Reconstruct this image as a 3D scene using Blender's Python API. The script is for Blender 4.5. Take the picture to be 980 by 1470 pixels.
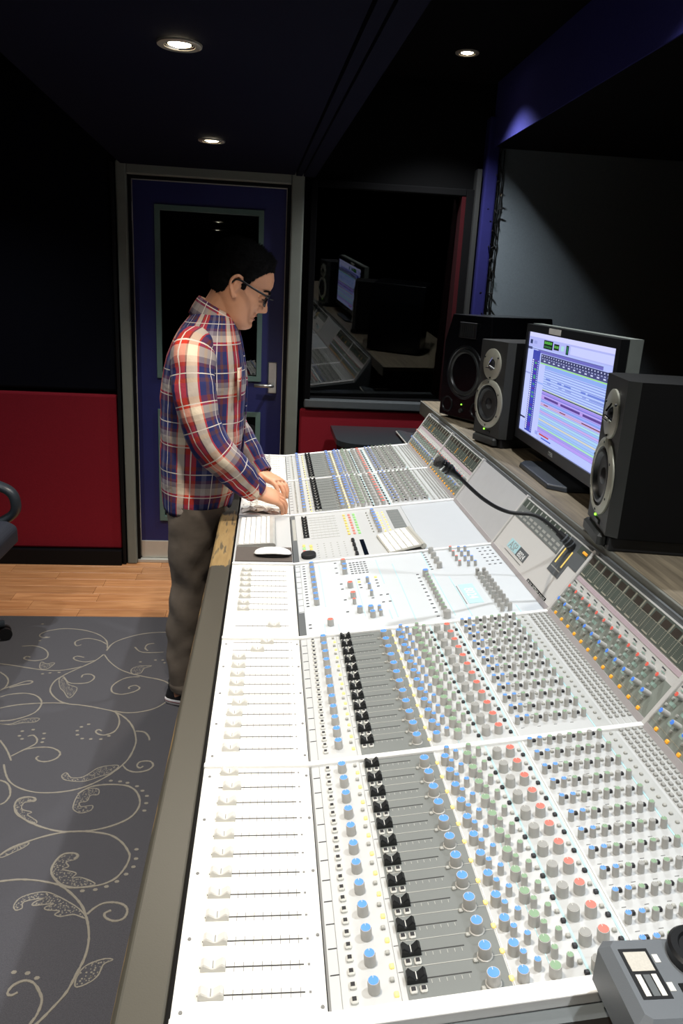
import bpy, bmesh, math, random
from mathutils import Vector, Matrix
random.seed(7)
for o in list(bpy.data.objects): bpy.data.objects.remove(o)
SC = bpy.context.scene
COL = SC.collection

# ---------------------------------------------------------------- camera
cam_d = bpy.data.cameras.new('camera'); cam = bpy.data.objects.new('camera', cam_d); COL.objects.link(cam)
cam_d.sensor_fit = 'VERTICAL'; cam_d.sensor_height = 36.0; cam_d.sensor_width = 24.0
cam_d.lens = 1085.97 / 1470 * 36.0
cam_d.clip_start = 0.02
R_, U_, W_ = Vector((0.99481931, -0.08849612, 0.05002983)), Vector((-0.02235992, 0.28960301, 0.95688564)), Vector((0.09916946, 0.95304697, -0.2861239))
M = Matrix.Identity(4)
for i in range(3):
    M[i][0], M[i][1], M[i][2] = R_[i], U_[i], -W_[i]
M[0][3], M[1][3], M[2][3] = -0.085, -0.6313, 1.5891
cam.matrix_world = M
SC.camera = cam

# ---------------------------------------------------------------- world, exposure
w = bpy.data.worlds.new('world'); SC.world = w; w.use_nodes = True
w.node_tree.nodes['Background'].inputs[0].default_value = (0.02, 0.024, 0.03, 1)
w.node_tree.nodes['Background'].inputs[1].default_value = 0.3
SC.view_settings.view_transform = 'Standard'; SC.view_settings.look = 'None'
SC.view_settings.gamma = 1.0; SC.view_settings.use_curve_mapping = False
SC.view_settings.exposure = 0.1
CEIL_LOW, CEIL_HIGH = 2.11, 2.61
WARM = (1.0, 0.9, 0.77); COOL = (0.95, 0.98, 1.0)
# x, y, z of the ceiling spots, power, colour
SPOTS = [(-0.31, 1.40, CEIL_LOW, 58, WARM), (-0.33, 2.67, CEIL_LOW, 60, WARM), (-0.28, 0.14, CEIL_LOW, 58, WARM), (-0.26, -1.1, CEIL_LOW, 50, WARM),
         (0.76, 3.12, CEIL_HIGH, 150, COOL), (0.70, 1.54, CEIL_HIGH, 80, COOL), (0.70, 0.22, CEIL_HIGH, 80, COOL), (0.70, -1.03, CEIL_HIGH, 80, COOL),
         (-1.55, 2.55, CEIL_HIGH, 78, COOL), (-1.55, 1.2, CEIL_HIGH, 95, COOL), (-1.55, -0.2, CEIL_HIGH, 70, COOL)]

# ---------------------------------------------------------------- helpers
def lin(c):
    r = []
    for v in c[:3]:
        v = v / 255.0
        r.append(v / 12.92 if v <= 0.04045 else ((v + 0.055) / 1.055) ** 2.4)
    return r
MATS = {}
def mat(name, rgb, rough=0.5, metal=0.0, var=0.12, scale=30, bump=0.0, bscale=200, emit=None, spec=0.5, sheen=0):
    if name in MATS: return MATS[name]
    m = bpy.data.materials.new(name); m.use_nodes = True; nt = m.node_tree; N = nt.nodes; b = N['Principled BSDF']
    c = lin(rgb)
    tc = N.new('ShaderNodeTexCoord'); nz = N.new('ShaderNodeTexNoise'); nz.inputs['Scale'].default_value = scale; nz.inputs['Detail'].default_value = 4
    nt.links.new(tc.outputs['Object'], nz.inputs['Vector'])
    mx = N.new('ShaderNodeMix'); mx.data_type = 'RGBA'
    mx.inputs[6].default_value = [v * (1 - var) for v in c] + [1]; mx.inputs[7].default_value = [min(1, v * (1 + var)) for v in c] + [1]
    nt.links.new(nz.outputs['Fac'], mx.inputs[0]); nt.links.new(mx.outputs[2], b.inputs['Base Color'])
    b.inputs['Roughness'].default_value = rough; b.inputs['Metallic'].default_value = metal
    b.inputs['Specular IOR Level'].default_value = spec
    if sheen: b.inputs['Sheen Weight'].default_value = sheen
    if bump:
        n2 = N.new('ShaderNodeTexNoise'); n2.inputs['Scale'].default_value = bscale; n2.inputs['Detail'].default_value = 3
        nt.links.new(tc.outputs['Object'], n2.inputs['Vector'])
        bp = N.new('ShaderNodeBump'); bp.inputs['Strength'].default_value = bump; bp.inputs['Distance'].default_value = 0.002
        nt.links.new(n2.outputs['Fac'], bp.inputs['Height']); nt.links.new(bp.outputs['Normal'], b.inputs['Normal'])
    if emit:
        b.inputs['Emission Color'].default_value = lin(emit[0]) + [1]; b.inputs['Emission Strength'].default_value = emit[1]
    MATS[name] = m
    return m

class MB:
    """collects faces; every face has a material index"""
    def __init__(s): s.v = []; s.f = []; s.m = []; s.uv = None
    def add(s, vs, fs, mi=0, tf=None):
        o = len(s.v)
        if tf is not None: vs = [tf @ Vector(v) for v in vs]
        s.v += [tuple(v) for v in vs]
        for f in fs: s.f.append(tuple(i + o for i in f)); s.m.append(mi)
    def merge(s, o, tf=None):
        k = len(s.v); s.v += [tuple(tf @ Vector(v)) if tf is not None else v for v in o.v]
        s.f += [tuple(i + k for i in f) for f in o.f]; s.m += o.m
    def box(s, x0, x1, y0, y1, z0, z1, mi=0, tf=None):
        s.add([(x0,y0,z0),(x1,y0,z0),(x1,y1,z0),(x0,y1,z0),(x0,y0,z1),(x1,y0,z1),(x1,y1,z1),(x0,y1,z1)],
              [(0,3,2,1),(4,5,6,7),(0,1,5,4),(1,2,6,5),(2,3,7,6),(3,0,4,7)], mi, tf)
    def cbox(s, x0, x1, y0, y1, z0, z1, b=0.003, mi=0, tf=None):
        """box with chamfered top edges and vertical edges"""
        def ring(z, d):
            return [(x0+d,y0+b,z),(x0+b,y0+d,z),(x1-b,y0+d,z),(x1-d,y0+b,z),(x1-d,y1-b,z),(x1-b,y1-d,z),(x0+b,y1-d,z),(x0+d,y1-b,z)]
        def ringi(z):
            d = b
            return [(x0+d,y0+d*1.6,z),(x0+d*1.6,y0+d,z),(x1-d*1.6,y0+d,z),(x1-d,y0+d*1.6,z),(x1-d,y1-d*1.6,z),(x1-d*1.6,y1-d,z),(x0+d*1.6,y1-d,z),(x0+d,y1-d*1.6,z)]
        vs = ring(z0, 0) + ring(z1 - b, 0) + ringi(z1)
        fs = [tuple(range(7,-1,-1)), tuple(range(16,24))]
        for k in (0, 8):
            for i in range(8): j = (i+1) % 8; fs.append((k+i, k+j, k+8+j, k+8+i))
        s.add(vs, fs, mi, tf)
    def prism(s, pts, y0, y1, mi=0, tf=None):
        """pts (x,z) polygon, extruded along y"""
        n = len(pts)
        vs = [(p[0], y0, p[1]) for p in pts] + [(p[0], y1, p[1]) for p in pts]
        fs = [tuple(range(n)), tuple(range(2*n-1, n-1, -1))]
        for i in range(n): j = (i+1) % n; fs.append((j, i, n+i, n+j))
        s.add(vs, fs, mi, tf)
    def lathe(s, prof, seg=16, mis=0, tf=None, sy=1.0):
        """prof [(r,z)] about z"""
        n = len(prof); vs = []
        for i in range(seg):
            a = 2*math.pi*i/seg; c, q = math.cos(a), math.sin(a)
            for r, z in prof: vs.append((r*c, r*q*sy, z))
        o = len(s.v)
        if tf is not None: vs = [tf @ Vector(v) for v in vs]
        s.v += [tuple(v) for v in vs]
        for i in range(seg):
            j = (i+1) % seg
            for k in range(n-1):
                mi = mis[k] if isinstance(mis, (list, tuple)) else mis
                a, b, c, d = o+i*n+k, o+j*n+k, o+j*n+k+1, o+i*n+k+1
                if prof[k][0] < 1e-9: s.f.append((a, c, d))
                elif prof[k+1][0] < 1e-9: s.f.append((a, b, c))
                else: s.f.append((a, b, c, d))
                s.m.append(mi)
    def tube(s, pts, r, seg=10, mi=0, cap=True):
        pts = [Vector(p) for p in pts]; n = len(pts)
        rs = r if isinstance(r, (list, tuple)) else [r]*n
        o = len(s.v); prev = None
        for i in range(n):
            t = (pts[min(i+1,n-1)] - pts[max(i-1,0)]).normalized()
            if prev is None: u = t.orthogonal().normalized()
            else: u = (prev - t * prev.dot(t)).normalized()
            prev = u; w_ = t.cross(u)
            for k in range(seg):
                a = 2*math.pi*k/seg
                s.v.append(tuple(pts[i] + (u*math.cos(a) + w_*math.sin(a))*rs[i]))
        for i in range(n-1):
            for k in range(seg):
                j = (k+1) % seg
                s.f.append((o+i*seg+k, o+i*seg+j, o+(i+1)*seg+j, o+(i+1)*seg+k)); s.m.append(mi)
        if cap:
            s.f.append(tuple(o+k for k in range(seg-1,-1,-1))); s.m.append(mi)
            s.f.append(tuple(o+(n-1)*seg+k for k in range(seg))); s.m.append(mi)
    def quad(s, a, b, c, d, mi=0): s.add([a,b,c,d], [(0,1,2,3)], mi)
    def mesh(s, name, mats, smooth=False, off=None):
        me = bpy.data.meshes.new(name)
        vs = s.v if off is None else [(v[0]-off[0], v[1]-off[1], v[2]-off[2]) for v in s.v]
        me.from_pydata(vs, [], s.f)
        for m in (mats if isinstance(mats, (list, tuple)) else [mats]): me.materials.append(m)
        me.polygons.foreach_set('material_index', s.m)
        if smooth: me.polygons.foreach_set('use_smooth', [True]*len(s.f))
        me.update()
        return me

def wloc(o):
    v = Vector((0,0,0))
    while o is not None: v = v + o.location; o = o.parent
    return v
def put(name, me, parent=None, loc=(0,0,0), rot=(0,0,0), scale=None):
    o = bpy.data.objects.new(name, me); COL.objects.link(o)
    o.location = loc; o.rotation_euler = rot
    if scale: o.scale = scale
    if parent: o.parent = parent
    return o
def build(name, mb, mats, parent=None, smooth=False, auto=None, org=None):
    """mesh given in world coordinates (or in the parent's frame when the parent is rotated); origin at org"""
    if org is None:
        n = len(mb.v); 
        xs = [v[0] for v in mb.v]; ys = [v[1] for v in mb.v]; zs = [v[2] for v in mb.v]
        org = ((min(xs)+max(xs))/2, (min(ys)+max(ys))/2, min(zs))
    me = mb.mesh(name, mats, smooth, org)
    base = Vector((0,0,0))
    if parent is not None and not parent.get('_local'): base = wloc(parent)
    o = put(name, me, parent, Vector(org) - base)
    if parent is not None and parent.get('_local'): o['_local'] = 1; o.location = Vector(org) - Vector(parent.get('_org', (0,0,0)))
    if parent is not None and parent.get('_local'): o['_org'] = org
    if auto: smooth_angle(o, auto)
    return o
def smooth_angle(o, deg=35):
    me = o.data; me.polygons.foreach_set('use_smooth', [True]*len(me.polygons))
    try: me.set_sharp_from_angle(angle=math.radians(deg))
    except Exception: pass
def bevel(o, w=0.004, seg=2):
    m = o.modifiers.new('bevel', 'BEVEL'); m.width = w; m.segments = seg; m.limit_method = 'ANGLE'; m.angle_limit = math.radians(40)
    return o
def thing(name, label, cat, loc=(0,0,0), rz=0, group=None, local=False):
    o = bpy.data.objects.new(name, None); COL.objects.link(o); o.empty_display_size = 0.05
    o.location = loc; o.rotation_euler = (0,0,rz); tag(o, label, cat, group)
    if local: o['_local'] = 1; o['_org'] = (0,0,0)
    return o
def tag(o, label=None, cat=None, group=None, kind=None):
    if label: o['label'] = label
    if cat: o['category'] = cat
    if group: o['group'] = group
    if kind: o['kind'] = kind
    return o
def struct(name, mb, m, parent=None, **k):
    o = build(name, mb, m, parent, **k)
    if parent is None: o['kind'] = 'structure'
    return o
def text(name, body, m, size, loc, xa, ya, parent=None, thick=0.0003):
    cu = bpy.data.curves.new(name, 'FONT'); cu.body = body; cu.size = size; cu.extrude = thick
    cu.align_x = 'CENTER'; cu.align_y = 'CENTER'
    tmp = bpy.data.objects.new('tmp_text', cu); COL.objects.link(tmp)
    bpy.context.view_layer.update()
    me = bpy.data.meshes.new_from_object(tmp.evaluated_get(bpy.context.evaluated_depsgraph_get()))
    bpy.data.objects.remove(tmp); me.name = name; me.materials.clear(); me.materials.append(m)
    xa = Vector(xa).normalized(); ya = Vector(ya).normalized(); za = xa.cross(ya)
    T = Matrix((xa, ya, za)).transposed().to_4x4()
    me.transform(T)
    base = wloc(parent) if (parent is not None and not parent.get('_local')) else Vector((0,0,0))
    if parent is not None and parent.get('_local'): base = Vector(parent.get('_org', (0,0,0)))
    return put(name, me, parent, Vector(loc) - base)
def catmull(pts, n=8, closed=False):
    P = [Vector(p) for p in pts]; out = []; m = len(P)
    for i in range(m if closed else m-1):
        a = P[(i-1) % m] if closed else P[max(i-1,0)]; b = P[i]; c = P[(i+1) % m]; d = P[(i+2) % m] if closed else P[min(i+2,m-1)]
        for k in range(n):
            t = k/n
            out.append(0.5*((2*b) + (c-a)*t + (2*a-5*b+4*c-d)*t*t + (3*b-a-3*c+d)*t**3))
    if not closed: out.append(P[-1])
    return out

# ---------------------------------------------------------------- materials
M_floorbase = mat('floor_base', (120,86,56), 0.6)
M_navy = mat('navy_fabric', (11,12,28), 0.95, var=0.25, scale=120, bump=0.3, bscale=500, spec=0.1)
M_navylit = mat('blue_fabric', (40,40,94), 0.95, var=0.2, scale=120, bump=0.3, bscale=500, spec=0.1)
M_black = mat('black_paint', (8,8,10), 0.6, spec=0.2)
M_blackfab = mat('black_fabric', (3,3,5), 0.95, var=0.3, bump=0.3, bscale=500, spec=0.1)
M_bluefab = mat('dark_blue_panel_fabric', (5,6,15), 0.95, var=0.3, bump=0.3, bscale=500, spec=0.1)
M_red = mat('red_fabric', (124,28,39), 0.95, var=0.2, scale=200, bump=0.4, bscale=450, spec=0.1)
M_greyfab = mat('grey_wall_fabric', (88,96,102), 0.95, var=0.15, scale=150, bump=0.4, bscale=600, spec=0.1)
M_frame = mat('grey_green_door_frame', (112,116,108), 0.55, var=0.1, scale=15, bump=0.1, bscale=60)
M_door = mat('blue_door_paint', (30,34,88), 0.5, var=0.15, scale=10, bump=0.08, bscale=80)
M_bead = mat('green_grey_bead', (88,112,106), 0.5)
M_steel = mat('brushed_steel', (190,190,186), 0.3, 0.9, var=0.05)
M_alu = mat('aluminium_strip', (196,194,184), 0.4, 0.3, var=0.06)
M_white = mat('console_white', (226,225,219), 0.45, var=0.02, scale=8)
M_panel = mat('console_panel', (188,190,190), 0.42, var=0.02, scale=8)
M_rail = mat('white_rail', (240,240,238), 0.4, var=0.02)
M_pgrey = mat('panel_mid_grey', (114,118,116), 0.5, var=0.03)
M_pdark = mat('panel_dark_grey', (92,96,98), 0.5, var=0.04)
M_upst = mat('upstand_grey', (198,196,192), 0.5, var=0.03)
M_line = mat('print_grey', (120,120,118), 0.6)
M_lineb = mat('print_black', (50,50,50), 0.6)
M_lt = mat('print_turquoise', (176,214,220), 0.5)
M_scrib = mat('scribble_strip', (222,220,214), 0.6)
M_knob = mat('knob_grey', (184,183,179), 0.5, var=0.05)
M_capb = mat('cap_blue', (86,146,250), 0.4, var=0.03)
M_capr = mat('cap_red', (238,108,92), 0.4, var=0.03)
M_capg = mat('cap_green', (128,158,126), 0.45, var=0.03)
M_capk = mat('cap_grey', (150,150,146), 0.45, var=0.03)
M_fadw = mat('fader_cap_white', (212,210,204), 0.4, var=0.02)
M_fadk = mat('fader_cap_black', (26,28,30), 0.35, var=0.05)
M_btnw = mat('button_white', (206,206,200), 0.45)
M_btnk = mat('button_black', (34,34,38), 0.45)
M_btng = mat('button_grey', (168,168,162), 0.45)
M_ledy = mat('led_amber', (250,222,140), 0.4, emit=((255,206,90), 0.45))
M_ledo = mat('lamp_orange', (240,170,60), 0.4, emit=((255,170,30), 0.3))
M_ledg = mat('led_green', (150,255,80), 0.4, emit=((140,255,60), 2.5))
M_pink = mat('pink_strip', (186,168,174), 0.5)
M_glassdark = mat('meter_glass', (84,91,84), 0.15, var=0.1)  # reflection off the clear cover is put into this lighter grey-green
M_meterline = mat('meter_line', (158,154,138), 0.5)
M_cheek = mat('cheek_grey', (92,98,100), 0.55, var=0.08, bump=0.1)
M_body = mat('console_body', (44,46,48), 0.6)
M_shade = mat('shelf_fascia', (112,112,104), 0.6, var=0.05)
M_chrome = mat('chrome', (205,205,205), 0.15, 1.0, var=0.02)
M_rubber = mat('black_rubber', (20,20,22), 0.6)
M_plastic = mat('black_plastic', (22,23,25), 0.35)
M_darkgrey = mat('dark_grey_plastic', (98,103,108), 0.45, var=0.05, bump=0.1, bscale=800)
M_silver = mat('speaker_silver', (168,166,150), 0.4, 0.3, var=0.04)
M_cone = mat('speaker_cone', (24,25,26), 0.45)
M_surround = mat('speaker_surround', (40,42,42), 0.35)
M_spk = mat('speaker_black_ash', (6,6,7), 0.6, var=0.3, scale=60, bump=0.15, bscale=150, spec=0.2)
M_spkgrey = mat('speaker_baffle', (46,47,45), 0.5, var=0.08)
M_gloss = mat('speaker_gloss', (9,10,13), 0.22)
M_skin = mat('skin', (218,158,122), 0.5, var=0.06, scale=40, bump=0.05, bscale=300)
M_hair = mat('black_hair', (8,7,7), 0.8, var=0.4, scale=300, bump=0.8, bscale=500, spec=0.15)
M_paper = mat('white_paper', (230,228,220), 0.7)
M_key = mat('white_key', (236,236,234), 0.4, var=0.02)
M_lampring = mat('downlight_trim', (170,164,150), 0.35, 0.4)
M_lamp = mat('lamp_glow', (255,240,220), 0.5, emit=((255,238,205), 18))
M_pad = mat('mouse_pad', (88,80,74), 0.8, bump=0.2, bscale=900)

def wood_mat(name, c1, c2, rough=0.4, scale=(1.5,30,30), axis_noise=1.0):
    m = bpy.data.materials.new(name); m.use_nodes = True; nt = m.node_tree; N = nt.nodes; b = N['Principled BSDF']
    tc = N.new('ShaderNodeTexCoord'); mp = N.new('ShaderNodeMapping'); mp.inputs['Scale'].default_value = scale
    oi = N.new('ShaderNodeObjectInfo')
    ad = N.new('ShaderNodeVectorMath'); ad.operation = 'MULTIPLY_ADD'; ad.inputs[1].default_value = (7,7,7)
    nt.links.new(oi.outputs['Random'], ad.inputs[0]); nt.links.new(tc.outputs['Object'], ad.inputs[2])
    nt.links.new(ad.outputs[0], mp.inputs['Vector'])
    nz = N.new('ShaderNodeTexNoise'); nz.inputs['Scale'].default_value = 3; nz.inputs['Detail'].default_value = 6; nz.inputs['Distortion'].default_value = 0.6
    nt.links.new(mp.outputs[0], nz.inputs['Vector'])
    cr = N.new('ShaderNodeValToRGB'); cr.color_ramp.elements[0].position = 0.3; cr.color_ramp.elements[1].position = 0.7
    cr.color_ramp.elements[0].color = lin(c1) + [1]; cr.color_ramp.elements[1].color = lin(c2) + [1]
    nt.links.new(nz.outputs['Fac'], cr.inputs[0])
    hs = N.new('ShaderNodeHueSaturation')
    mr = N.new('ShaderNodeMapRange'); mr.inputs['To Min'].default_value = 0.82; mr.inputs['To Max'].default_value = 1.12
    nt.links.new(oi.outputs['Random'], mr.inputs[0]); nt.links.new(mr.outputs[0], hs.inputs['Value'])
    nt.links.new(cr.outputs[0], hs.inputs['Color']); nt.links.new(hs.outputs[0], b.inputs['Base Color'])
    b.inputs['Roughness'].default_value = rough
    bp = N.new('ShaderNodeBump'); bp.inputs['Strength'].default_value = 0.08; nt.links.new(nz.outputs['Fac'], bp.inputs['Height']); nt.links.new(bp.outputs['Normal'], b.inputs['Normal'])
    MATS[name] = m
    return m
M_floor = wood_mat('oak_floor', (168,112,70), (208,152,104), 0.32, (1.2,14,14))
M_shelfwood = wood_mat('shelf_wood', (88,79,65), (130,118,98), 0.55, (26,1.2,26))

def glass_mat(name, tint=(0.9,0.95,0.95), ior=1.5):
    m = bpy.data.materials.new(name); m.use_nodes = True; nt = m.node_tree; N = nt.nodes
    N.remove(N['Principled BSDF']); out = N['Material Output']
    tr = N.new('ShaderNodeBsdfTransparent'); tr.inputs[0].default_value = tint + (1,)
    gl = N.new('ShaderNodeBsdfGlossy'); gl.inputs['Roughness'].default_value = 0.0
    fr = N.new('ShaderNodeFresnel'); fr.inputs[0].default_value = ior
    mx = N.new('ShaderNodeMixShader'); nt.links.new(fr.outputs[0], mx.inputs[0]); nt.links.new(tr.outputs[0], mx.inputs[1]); nt.links.new(gl.outputs[0], mx.inputs[2])
    nt.links.new(mx.outputs[0], out.inputs[0]); MATS[name] = m
    return m
M_glass = glass_mat('window_glass', (0.5,0.53,0.53), 1.8)
M_lens = glass_mat('spectacle_lens', (0.97,0.98,0.98), 1.45)
M_visor = glass_mat('meter_cover', (0.85,0.88,0.86), 1.45)

# ================================================================ SETTING
YB = 3.60      # face of the back wall
# floor with planks where they show
mb = MB(); mb.box(-3.0, 3.0, -3.0, 5.2, -0.05, -0.012)
floor = struct('floor', mb, M_floorbase)
rowh = 0.098; y = 2.70; r_i = 0
plank_cache = {}
while y < YB + 0.1:
    x = -3.0 + random.uniform(-0.5, 0)
    while x < 1.6:
        L = random.choice([0.42, 0.56, 0.7, 0.9])
        if L not in plank_cache:
            p = MB(); p.cbox(0, L-0.0012, 0, rowh-0.0012, -0.0119, 0.0, 0.0012); plank_cache[L] = p.mesh('plank', M_floor)
        o = put('plank', plank_cache[L], floor, Vector((x, y, 0)) - floor.location)
        x += L
    y += rowh; r_i += 1

# back wall: built in pieces round the door and the window
def wall_piece(mb, x0, x1, z0, z1, mi=0): mb.box(x0, x1, YB, YB+0.14, z0, z1, mi)
WX0, WX1, WZ0, WZ1 = 0.13, 0.93, 0.985, 2.07          # window opening
mb = MB()
wall_piece(mb, -3.0, -0.84, 0, 2.7); wall_piece(mb, -0.84, 0.04, 2.10, 2.7); wall_piece(mb, 0.04, WX0, 0, 2.7)
wall_piece(mb, WX0, WX1, 0, WZ0); wall_piece(mb, WX0, WX1, WZ1, 2.7); wall_piece(mb, WX1, 3.0, 0, 2.7)
wall_back = struct('wall_back', mb, mat('wall_black', (4,4,5), 0.85, spec=0.1))
# panels on the back wall, left of the door
def wpanel(name, x0, x1, z0, z1, y0, m, b=0.012):
    p = MB(); p.box(x0, x1, y0, YB, z0, z1); o = build(name, p, m, wall_back); bevel(o, b, 2); return o
wpanel('red_panel', -2.98, -0.897, 0.088, 0.965, 3.535, M_red)
wpanel('dark_panel', -2.98, -0.897, 0.985, 2.5, 3.545, M_bluefab)
wpanel('edge_batten', -0.892, -0.874, 0.0, 2.12, 3.52, M_black, 0.003)
wpanel('red_panel', 0.088, 1.2, 0.06, 0.925, 3.55, M_red)
wpanel('grey_panel', 1.075, 2.98, 0.3, 2.6, 3.565, M_greyfab, 0.004)
wpanel('blue_column', 1.00, 1.066, 1.30, 2.45, 3.52, mat('column_blue', (28,28,74), 0.95, bump=0.3, bscale=500, spec=0.1), 0.01)
wpanel('blue_column', 1.00, 1.066, 0.6, 1.294, 3.52, mat('column_blue', (28,28,74), 0.95, bump=0.3, bscale=500, spec=0.1), 0.01)
mb = MB(); mb.box(-2.98, -0.897, 3.50, YB, 0, 0.085)
struct('baseboard_back', mb, M_black)
# the other walls and the ceiling
mb = MB(); mb.box(-3.1, -3.0, -3.0, 3.74, 0, 2.7); struct('wall_left', mb, M_blackfab)
mb = MB(); mb.box(2.3, 2.4, -3.0, 3.74, 0, 2.7); struct('wall_right', mb, M_blackfab)
mb = MB(); mb.box(-3.1, 2.4, -3.1, -3.0, 0, 2.7); struct('wall_near', mb, M_blackfab)
mb = MB(); mb.box(-3.1, 2.4, -3.1, 3.74, CEIL_HIGH, 2.74)
ceiling = struct('ceiling', mb, M_blackfab)
# lowered navy ceiling over the engineer, its right edge with two battens
TH = math.radians(1.7)
mb = MB()
def rotc(x, y):   # turned slightly about the door corner
    return (-0.84 + (x+0.84)*math.cos(TH) + (3.55-y)*math.sin(TH), 3.55 - ((3.55-y)*math.cos(TH) - (x+0.84)*math.sin(TH)))
def slab(mb, x0, x1, y0, y1, z0, z1):
    c = [rotc(x0,y0), rotc(x1,y0), rotc(x1,y1), rotc(x0,y1)]
    mb.add([(p[0],p[1],z0) for p in c] + [(p[0],p[1],z1) for p in c], [(0,3,2,1),(4,5,6,7),(0,1,5,4),(1,2,6,5),(2,3,7,6),(3,0,4,7)])
slab(mb, -0.84, 0.02, -2.9, 3.52, CEIL_LOW+0.004, CEIL_HIGH)
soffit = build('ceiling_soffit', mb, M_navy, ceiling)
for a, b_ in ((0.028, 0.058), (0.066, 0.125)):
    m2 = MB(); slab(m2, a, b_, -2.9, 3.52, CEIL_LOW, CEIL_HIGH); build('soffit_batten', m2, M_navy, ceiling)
# bulkhead above the loudspeakers
for k, (y0, y1) in enumerate(((-2.95, 1.62), (1.625, 3.56))):
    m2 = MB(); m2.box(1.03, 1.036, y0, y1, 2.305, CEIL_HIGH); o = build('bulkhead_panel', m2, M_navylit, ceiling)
m2 = MB(); m2.box(1.036, 2.3, -2.95, 3.56, 2.309, 2.34); build('bulkhead_soffit', m2, M_blackfab, ceiling)

# door
def dpart(name, mb, m, parent, b=0):
    o = build(name, mb, m, parent)
    if b: bevel(o, b, 2)
    return o
mb = MB()
mb.box(-0.868, -0.815, 3.53, YB+0.1, 0, 2.13); 
door = struct('door_1', mb, M_frame); bevel(door, 0.008)
mb = MB(); mb.box(0.008, 0.074, 3.53, YB+0.1, 0, 2.13); dpart('door_frame', mb, M_frame, door, 0.008)
mb = MB(); mb.box(-0.815, 0.008, 3.53, YB+0.1, 2.07, 2.13); dpart('door_frame', mb, M_frame, door, 0.006)
mb = MB()
mb.box(-0.815, -0.80, 3.56, YB+0.1, 0, 2.07); mb.box(-0.012, 0.008, 3.56, YB+0.1, 0, 2.07); mb.box(-0.80, -0.012, 3.56, YB+0.1, 2.055, 2.07)
dpart('door_seal', mb, M_black, door)
mb = MB(); e = 0.0035
mb.box(-0.80, -0.80+e, 3.588, 3.6, 0.03, 2.055); mb.box(-0.012-e, -0.012, 3.588, 3.6, 0.03, 2.055); mb.box(-0.80, -0.012, 3.588, 3.6, 2.055-e, 2.055)
dpart('door_edge_strip', mb, M_alu, door)
# leaf made of rails and stiles
LX0, LX1 = -0.796, -0.016; G1 = (-0.682, -0.135, 1.068, 1.935); G2 = (-0.682, -0.135, 0.255, 0.885)
leaf = MB(); Y0, Y1 = 3.592, 3.64
leaf.box(LX0, G1[0], Y0, Y1, 0.03, 2.05); leaf.box(G1[1], LX1, Y0, Y1, 0.03, 2.05)
leaf.box(G1[0], G1[1], Y0, Y1, G1[3], 2.05); leaf.box(G1[0], G1[1], Y0, Y1, G2[3], G1[2]); leaf.box(G1[0], G1[1], Y0, Y1, 0.03, G2[2])
leafo = dpart('door_leaf', leaf, M_door, door)
for G in (G1, G2):
    m2 = MB(); t = 0.02
    m2.box(G[0]-t*.3, G[0]+t, 3.582, 3.62, G[2]-t*.3, G[3]+t*.3); m2.box(G[1]-t, G[1]+t*.3, 3.582, 3.62, G[2]-t*.3, G[3]+t*.3)
    m2.box(G[0]+t, G[1]-t, 3.582, 3.62, G[3]-t, G[3]+t*.3); m2.box(G[0]+t, G[1]-t, 3.582, 3.62, G[2]-t*.3, G[2]+t)
    bd = dpart('glazing_bead', m2, M_bead, door)
    m2 = MB(); m2.box(-(G[1]-G[0])/2, (G[1]-G[0])/2, -0.002, 0.002, -(G[3]-G[2])/2, (G[3]-G[2])/2)
    pn = put('glass_pane', m2.mesh('glass_pane', M_glass), door, Vector(((G[0]+G[1])/2, 3.618, (G[2]+G[3])/2)) - door.location, (0, 0, math.radians(2.6)))
mb = MB(); mb.box(LX0, LX1, 3.584, 3.592, 0.022, 0.125); dpart('kick_plate', mb, M_alu, door, 0.002)
mb = MB(); mb.box(-0.815, 0.008, 3.555, 3.70, 0, 0.02); dpart('threshold', mb, M_alu, door, 0.003)
mb = MB(); mb.cbox(-0.024, 0.024, -0.085, 0.085, 0, 0.007, 0.004)
hp = put('handle_plate', mb.mesh('handle_plate', M_steel), door, Vector((-0.067, 3.592, 1.085)) - door.location, (math.radians(90), 0, 0))
mb = MB(); mb.tube([(-0.067,3.59,1.045),(-0.067,3.545,1.045),(-0.074,3.535,1.045),(-0.09,3.533,1.045),(-0.165,3.535,1.045)], 0.0095, 12)
dpart('door_handle', mb, M_steel, door).data.polygons.foreach_set('use_smooth', [True]*len(mb.f))
mb = MB(); mb.tube([(-0.067,3.592,1.12),(-0.067,3.578,1.12)], 0.009, 12); dpart('lock_cylinder', mb, M_steel, door)
for z in (1.02, 1.9, 0.25):
    mb = MB(); mb.tube([(-0.806,3.578,z-0.045),(-0.806,3.578,z+0.045)], 0.007, 10); dpart('hinge', mb, M_steel, door)
# dark corridor behind door and room behind window
mb = MB(); mb.box(-1.0, 0.1, 4.55, 4.6, -0.05, 2.3); mb.box(-1.0, -0.95, 3.74, 4.55, -0.05, 2.3); mb.box(0.05, 0.1, 3.74, 4.55, -0.05, 2.3); mb.box(-1.0,0.1,3.74,4.6,2.3,2.35)
struct('wall_corridor', mb, M_blackfab)
mb = MB(); mb.box(0.101, 1.0, 4.55, 4.6, 0.7, 2.3); mb.box(0.101, 1.0, 3.741, 4.6, 2.3, 2.35); mb.box(0.101, 1.0, 3.741, 4.6, 0.65, 0.7); mb.box(1.0, 1.05, 3.741, 4.6, 0.65, 2.35)
struct('wall_booth', mb, M_blackfab)

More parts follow.
